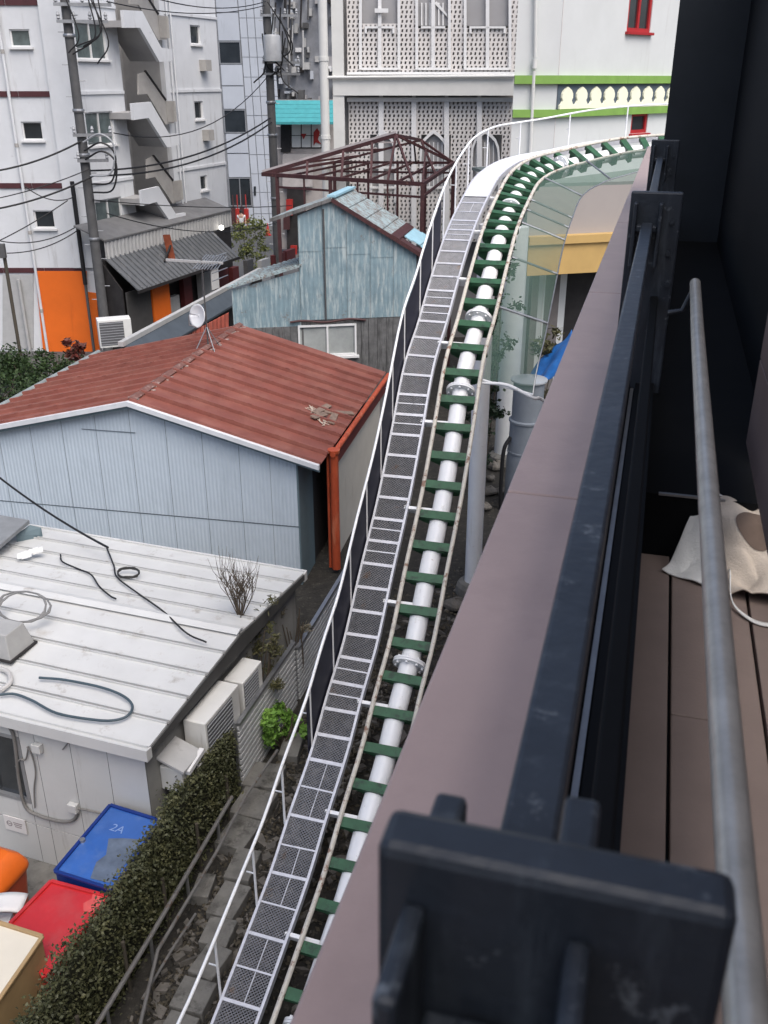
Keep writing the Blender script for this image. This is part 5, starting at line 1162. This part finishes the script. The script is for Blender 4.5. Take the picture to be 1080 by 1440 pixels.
for k, (u, v, Yd, r, n) in enumerate(((8, 512, 29.5, .8, 2200), (45, 535, 29.0, .7, 1500), (90, 528, 30, .6, 800), (-10, 548, 26.5, 1.0, 2200), (50, 555, 26, .7, 1300))):
    c = P(u, v, Y=Yd); plant('garden_bush', BL[k], (c.x, c.y, 0), BUSH, n, r, max(.9, c.z + .35), .13, .5, 6)
plant('red_leaved_plant', 'dark red leaved plant in front of the orange wall', (P(112, 492, Y=28).x, 28, 1.0), leafmat('red_leaf', (.09, .02, .015), (.12, .05, .03)), 240, .4, P(112, 492, Y=28).z - .8, .2, .5)
plant('street_shrub', 'yellow green shrub standing beside the street by the shops', (P(352, 378, Y=46).x, 46, 0), leafmat('olive_bright', (.15, .17, .05), (.22, .24, .08)), 2400, .75, 2.6, .13, .5)
plant('booth_plant', 'leafy pot plant in front of the dark booth opening', (P(765, 485, Y=23).x, 23, 0), OLIVE, 900, .5, P(765, 470, Y=23).z, .16, .4)
# dark vine on the inside of the pillar
plant('pillar_ivy', 'dark ivy between the coaster column and the white pillar', (P(688, 470, Y=21).x, 21, 0), leafmat('ivy', (.015, .03, .014), (.03, .05, .02)), 2600, .5, 4.6, .12, .6, 8)

# ================================================================== UTILITY POLES AND WIRES
def upole(name, label, x, y, r, ztop):
    t = thing(name, label, 'utility pole', (x, y, 0)); b = MB(); b.tube([(x, y, 0), (x, y, ztop)], [r, r * .75], 16); b.build('shaft', POLEM, t, smooth=True)
    z = 2.2; k = 0
    while z < ztop:
        sd = 1 if k % 2 else -1; b = MB(); b.tube([(x + sd * r * .8, y, z), (x + sd * (r + .16), y, z)], .014, 6); b.build('step_bolt', STEELG, t); z += .45; k += 1
    for z in (4.2, 6.8, 8.1, 10.2): b = MB(); b.lathe((x, y, z), [(r + .01, -.05), (r + .02, 0), (r + .01, .05)], 16); b.build('band', STEELG, t)
    return t
q1 = P(122, 250, Y=32.2); u1p = upole('utility_pole', 'dark utility pole with cross arm and insulators by the orange wall', q1.x, 32.2, .17, 14)
def carm(t, x, y, z, L, d=Vector((1, .2, 0)), n=4):
    d = d.normalized(); b = MB(); b.bar(Vector((x, y - .22, z)) - d * L * .2, Vector((x, y - .22, z)) + d * L, .09); a = b.build('cross_arm', STEELG, t)
    for k in range(n):
        q = Vector((x, y - .22, z)) + d * L * (-.15 + 1.1 * k / (n - 1)); b = MB(); b.lathe(q + Z * .045, [(.02, 0), (.06, .04), (.04, .09), (.06, .13), (.04, .18), (.02, .22)], 10); b.build('insulator', INSUL, a, smooth=True)
    return a
carm(u1p, q1.x, 32.2, P(120, 30, Y=32).z, 1.25); carm(u1p, q1.x, 32.2, P(120, 6, Y=32).z, 1.4, n=3); carm(u1p, q1.x, 32.2, P(150, 190, Y=32).z, 1.0, n=3); carm(u1p, q1.x, 32.2, P(150, 226, Y=32).z, .8, n=2)
for k in range(5):
    a = Vector((q1.x, 31.9, P(120, 10, Y=32).z)) + Vector((random.uniform(.1, 1.2), 0, .3)); c = Vector((q1.x + random.uniform(.0, .9), 31.85, P(120, random.uniform(60, 90), Y=32).z)); m = (a + c) / 2 + Vector((random.uniform(.2, .5), 0, -.3))
    b = MB(); b.tube(spline([a, m, c], 6), .022, 6); b.build('drop_lead', WIREM, u1p, smooth=True)
for k in range(3):
    z = P(150, 200 + 12 * k, Y=32).z; b = MB(); b.tube(spline([(q1.x + .1, 31.95, z), (q1.x + .7, 31.8, z + .25), (q1.x + 1.1, 31.8, z - .1), (q1.x + .9, 31.8, z - .9), (q1.x + .2, 31.95, z - 1.0)], 6), .03, 6); b.build('cable_loop', WIREM if k else INSUL, u1p, smooth=True)
q2 = P(385, 230, Y=44); u2p = upole('utility_pole', 'utility pole with grey transformer beside the turquoise roof', q2.x, 44, .2, 16)
c = P(383, 68, Y=43.4); b = MB(); b.lathe((c.x, c.y, c.z), [(.05, -.5), (.36, -.48), (.36, .42), (.3, .5), (.05, .52)], 20); b.build('transformer', INSUL, u2p, smooth=True)
for v in (22, 88, 104): carm(u2p, q2.x, 44, P(385, v, Y=44).z, 1.3, n=4)
for k in range(8):
    a = Vector((q2.x + random.uniform(-.4, .8), 43.6, P(385, random.uniform(0, 60), Y=44).z)); c = a + Vector((random.uniform(-.7, .9), random.uniform(-.2, .2), random.uniform(-2.2, -.8))); b = MB(); b.tube(spline([a, (a + c) / 2 + Vector((random.uniform(-.5, .5), 0, -.4)), c], 6), .03, 6); b.build('drop_lead', WIREM, u2p, smooth=True)
bp = thing('black_service_pipe', 'slim black service pole against the apartment corner', 'pole', F1.w(-.6, 0, .35))
q = F1.sz(107, 300, .35); b = MB(); b.tube([F1.w(q[0], F1.sz(120, 400, .35)[1], .35), F1.w(q[0], F1.sz(100, 255, .35)[1], .35)], .075, 10); b.build('pole', WIREM, bp, smooth=True)
b = MB(); b.tube([F1.w(q[0], 0, .35), F1.w(q[0], F1.sz(120, 400, .35)[1], .35)], .05, 8); b.build('lower_pipe', POLEM, bp, smooth=True)
gp2 = thing('brown_side_pole', 'thin dark pole with a meter standing by the garden bushes', 'pole', (P(10, 470, Y=31).x, 31, 0))
q = P(6, 360, Y=31); b = MB(); b.tube([(q.x, 31, 0), (q.x, 31, q.z)], .06, 8); b.build('pole', mat('brown_post', (.07, .06, .045)), gp2, smooth=True)
b = MB(); b.box((q.x, 30.9, P(6, 352, Y=31).z), .1, .08, .22); b.build('meter', POLEM, gp2, bevel=.01)
W = [((-25, 243, 31), (113, 199, 32), .15, 'thick', 'thick black wire reaching the dark utility pole from the garden side'),
     ((-25, 283, 31), (125, 238, 32), .1, '', 'thin wire below the thick one by the apartment wall'),
     ((-25, 297, 31), (132, 247, 32), .15, 'thick', 'lower thick bundled wire by the apartment wall'),
     ((128, 240, 32), (380, 166, 43.7), .5, 'thick', 'upper bundled wire strung between the two utility poles'),
     ((132, 247, 32), (382, 172, 43.7), .55, 'thick', 'lower bundled wire strung between the two utility poles'),
     ((160, 187, 32), (376, 108, 43.7), .9, '', 'sagging wire crossing in front of the outside stairs'),
     ((150, 2, 32), (372, 8, 43.7), .3, '', 'high wire passing above the small apartment windows'),
     ((200, -8, 32), (374, 2, 43.7), .3, '', 'topmost wire passing above the outside stairs'),
     ((0, 338, 31), (95, 282, 33.1), .05, '', 'slack wire rising to the black service pole'),
     ((10, 356, 31), (112, 322, 33.1), .2, '', 'wire pair sagging from the meter pole to the service pole'),
     ((0, 339, 31), (110, 317, 33.1), .25, '', 'faint wire from the meter pole across the small window'),
     ((35, 262, 33), (104, 277, 33.2), .25, '', 'short looping wire on the apartment wall'),
     ((130, 281, 32), (410, 289, 43), .15, '', 'level wire crossing the shop row roof'),
     ((150, 300, 32), (392, 312, 43), .5, '', 'low wire sagging over the striped awning'),
     ((-30, 648, 15.0), (152, 770, 12.6), .1, '', 'slanting cable dropping past the pale blue wall to the hut'),]
for a, c, sag, th_, lab in W:
    b = MB(); b.tube(curve(P(a[0], a[1], Y=a[2]), P(c[0], c[1], Y=c[2]), sag), .032 if th_ else .018, 6); tag(b.build('overhead_wire', WIREM, smooth=True), lab, 'wire')

# ================================================================== PERSON, CONES, STREET ODDMENTS
ps = thing('person', 'person in white shirt and dark trousers walking up the street', 'person', P(341, 338, z=0))
c = P(341, 336, z=0); SK = mat('skin', (.42, .27, .2), .6, .05); 
def skin(name, vs, es, rad, m, parent):
    me = bpy.data.meshes.new(name); me.from_pydata([c + Vector(v) for v in vs], es, []); me.materials.append(m); o = bpy.data.objects.new(name, me); col.objects.link(o); attach(o, parent)
    md = o.modifiers.new('skin', 'SKIN'); 
    for i, r in enumerate(rad): me.skin_vertices[0].data[i].radius = r
    me.skin_vertices[0].data[0].use_root = True; md.use_smooth_shade = True
    o.modifiers.new('sub', 'SUBSURF').levels = 1; return o
def body(): return [(0, 0, .92), (0, 0, 1.15), (0, 0, 1.38), (0, -.01, 1.5), (0, -.03, 1.62), (-.2, 0, 1.38), (-.26, .03, 1.1), (-.24, -.1, .88), (.2, 0, 1.38), (.26, -.02, 1.1), (.25, -.14, .9), (-.1, 0, .88), (-.11, -.06, .48), (-.11, .08, .06), (-.11, -.06, .03), (.1, 0, .88), (.11, -.1, .5), (.11, -.18, .06), (.11, -.32, .03)]
ed = [(0, 1), (1, 2), (2, 3), (3, 4), (2, 5), (5, 6), (6, 7), (2, 8), (8, 9), (9, 10), (0, 11), (11, 12), (12, 13), (13, 14), (0, 15), (15, 16), (16, 17), (17, 18)]
rd_ = [(.15, .1), (.13, .09), (.15, .1), (.055, .055), (.085, .1), (.06, .06), (.042, .042), (.035, .035), (.06, .06), (.042, .042), (.035, .035), (.085, .085), (.06, .06), (.045, .045), (.04, .04), (.085, .085), (.06, .06), (.045, .045), (.04, .04)]
skin('body', body(), ed, rd_, SK, ps)
bv = body()
skin('shirt', [bv[k] for k in (0, 1, 2, 5, 8)] + [(-.23, .015, 1.24), (.23, -.01, 1.24)], [(0, 1), (1, 2), (2, 3), (2, 4), (3, 5), (4, 6)], [(.17, .12), (.155, .11), (.165, .115), (.08, .08), (.08, .08), (.07, .07), (.07, .07)], FRAMEW, ps)
skin('trousers', [bv[k] for k in (0, 11, 12, 13, 15, 16, 17)], [(0, 1), (1, 2), (2, 3), (0, 4), (4, 5), (5, 6)], [(.165, .115), (.1, .1), (.078, .078), (.062, .062), (.1, .1), (.078, .078), (.062, .062)], SHOPD, ps)
b = MB(); b.lathe(c + Vector((0, -.02, 1.63)), [(.02, .1), (.085, .08), (.1, .0), (.09, -.06), (.03, -.07)][::-1], 14); b.build('hair', SHOPD, ps, smooth=True)
for u, v in ((377, 331),):
    q = P(u, v, z=.02); t = thing('traffic_cone', 'red traffic cone standing at the street corner', 'traffic cone', q)
    b = MB(); b.lathe(q, [(.16, .03), (.14, .1), (.03, .72), (.02, .74)], 14); b.build('cone', RED, t, smooth=True)
    b = MB(); b.box(q + Z * .015, .2, .2, .015); b.build('base', RED, t)
t = thing('red_vending_stand', 'red stall goods piled at the end of the shop row', 'stall', P(338, 312, Y=58))
for k in range(4):
    q = P(329 + 6 * k, 306, Y=64 + k * .1); b = MB(); b.box((q.x, q.y, 1.1), .03, .03, 1.1); b.box((q.x, q.y, q.z + .1), .13, .2, .55 - .1 * (k % 2)); b.build('goods_rack', RED if k % 2 else BROWNW, t)
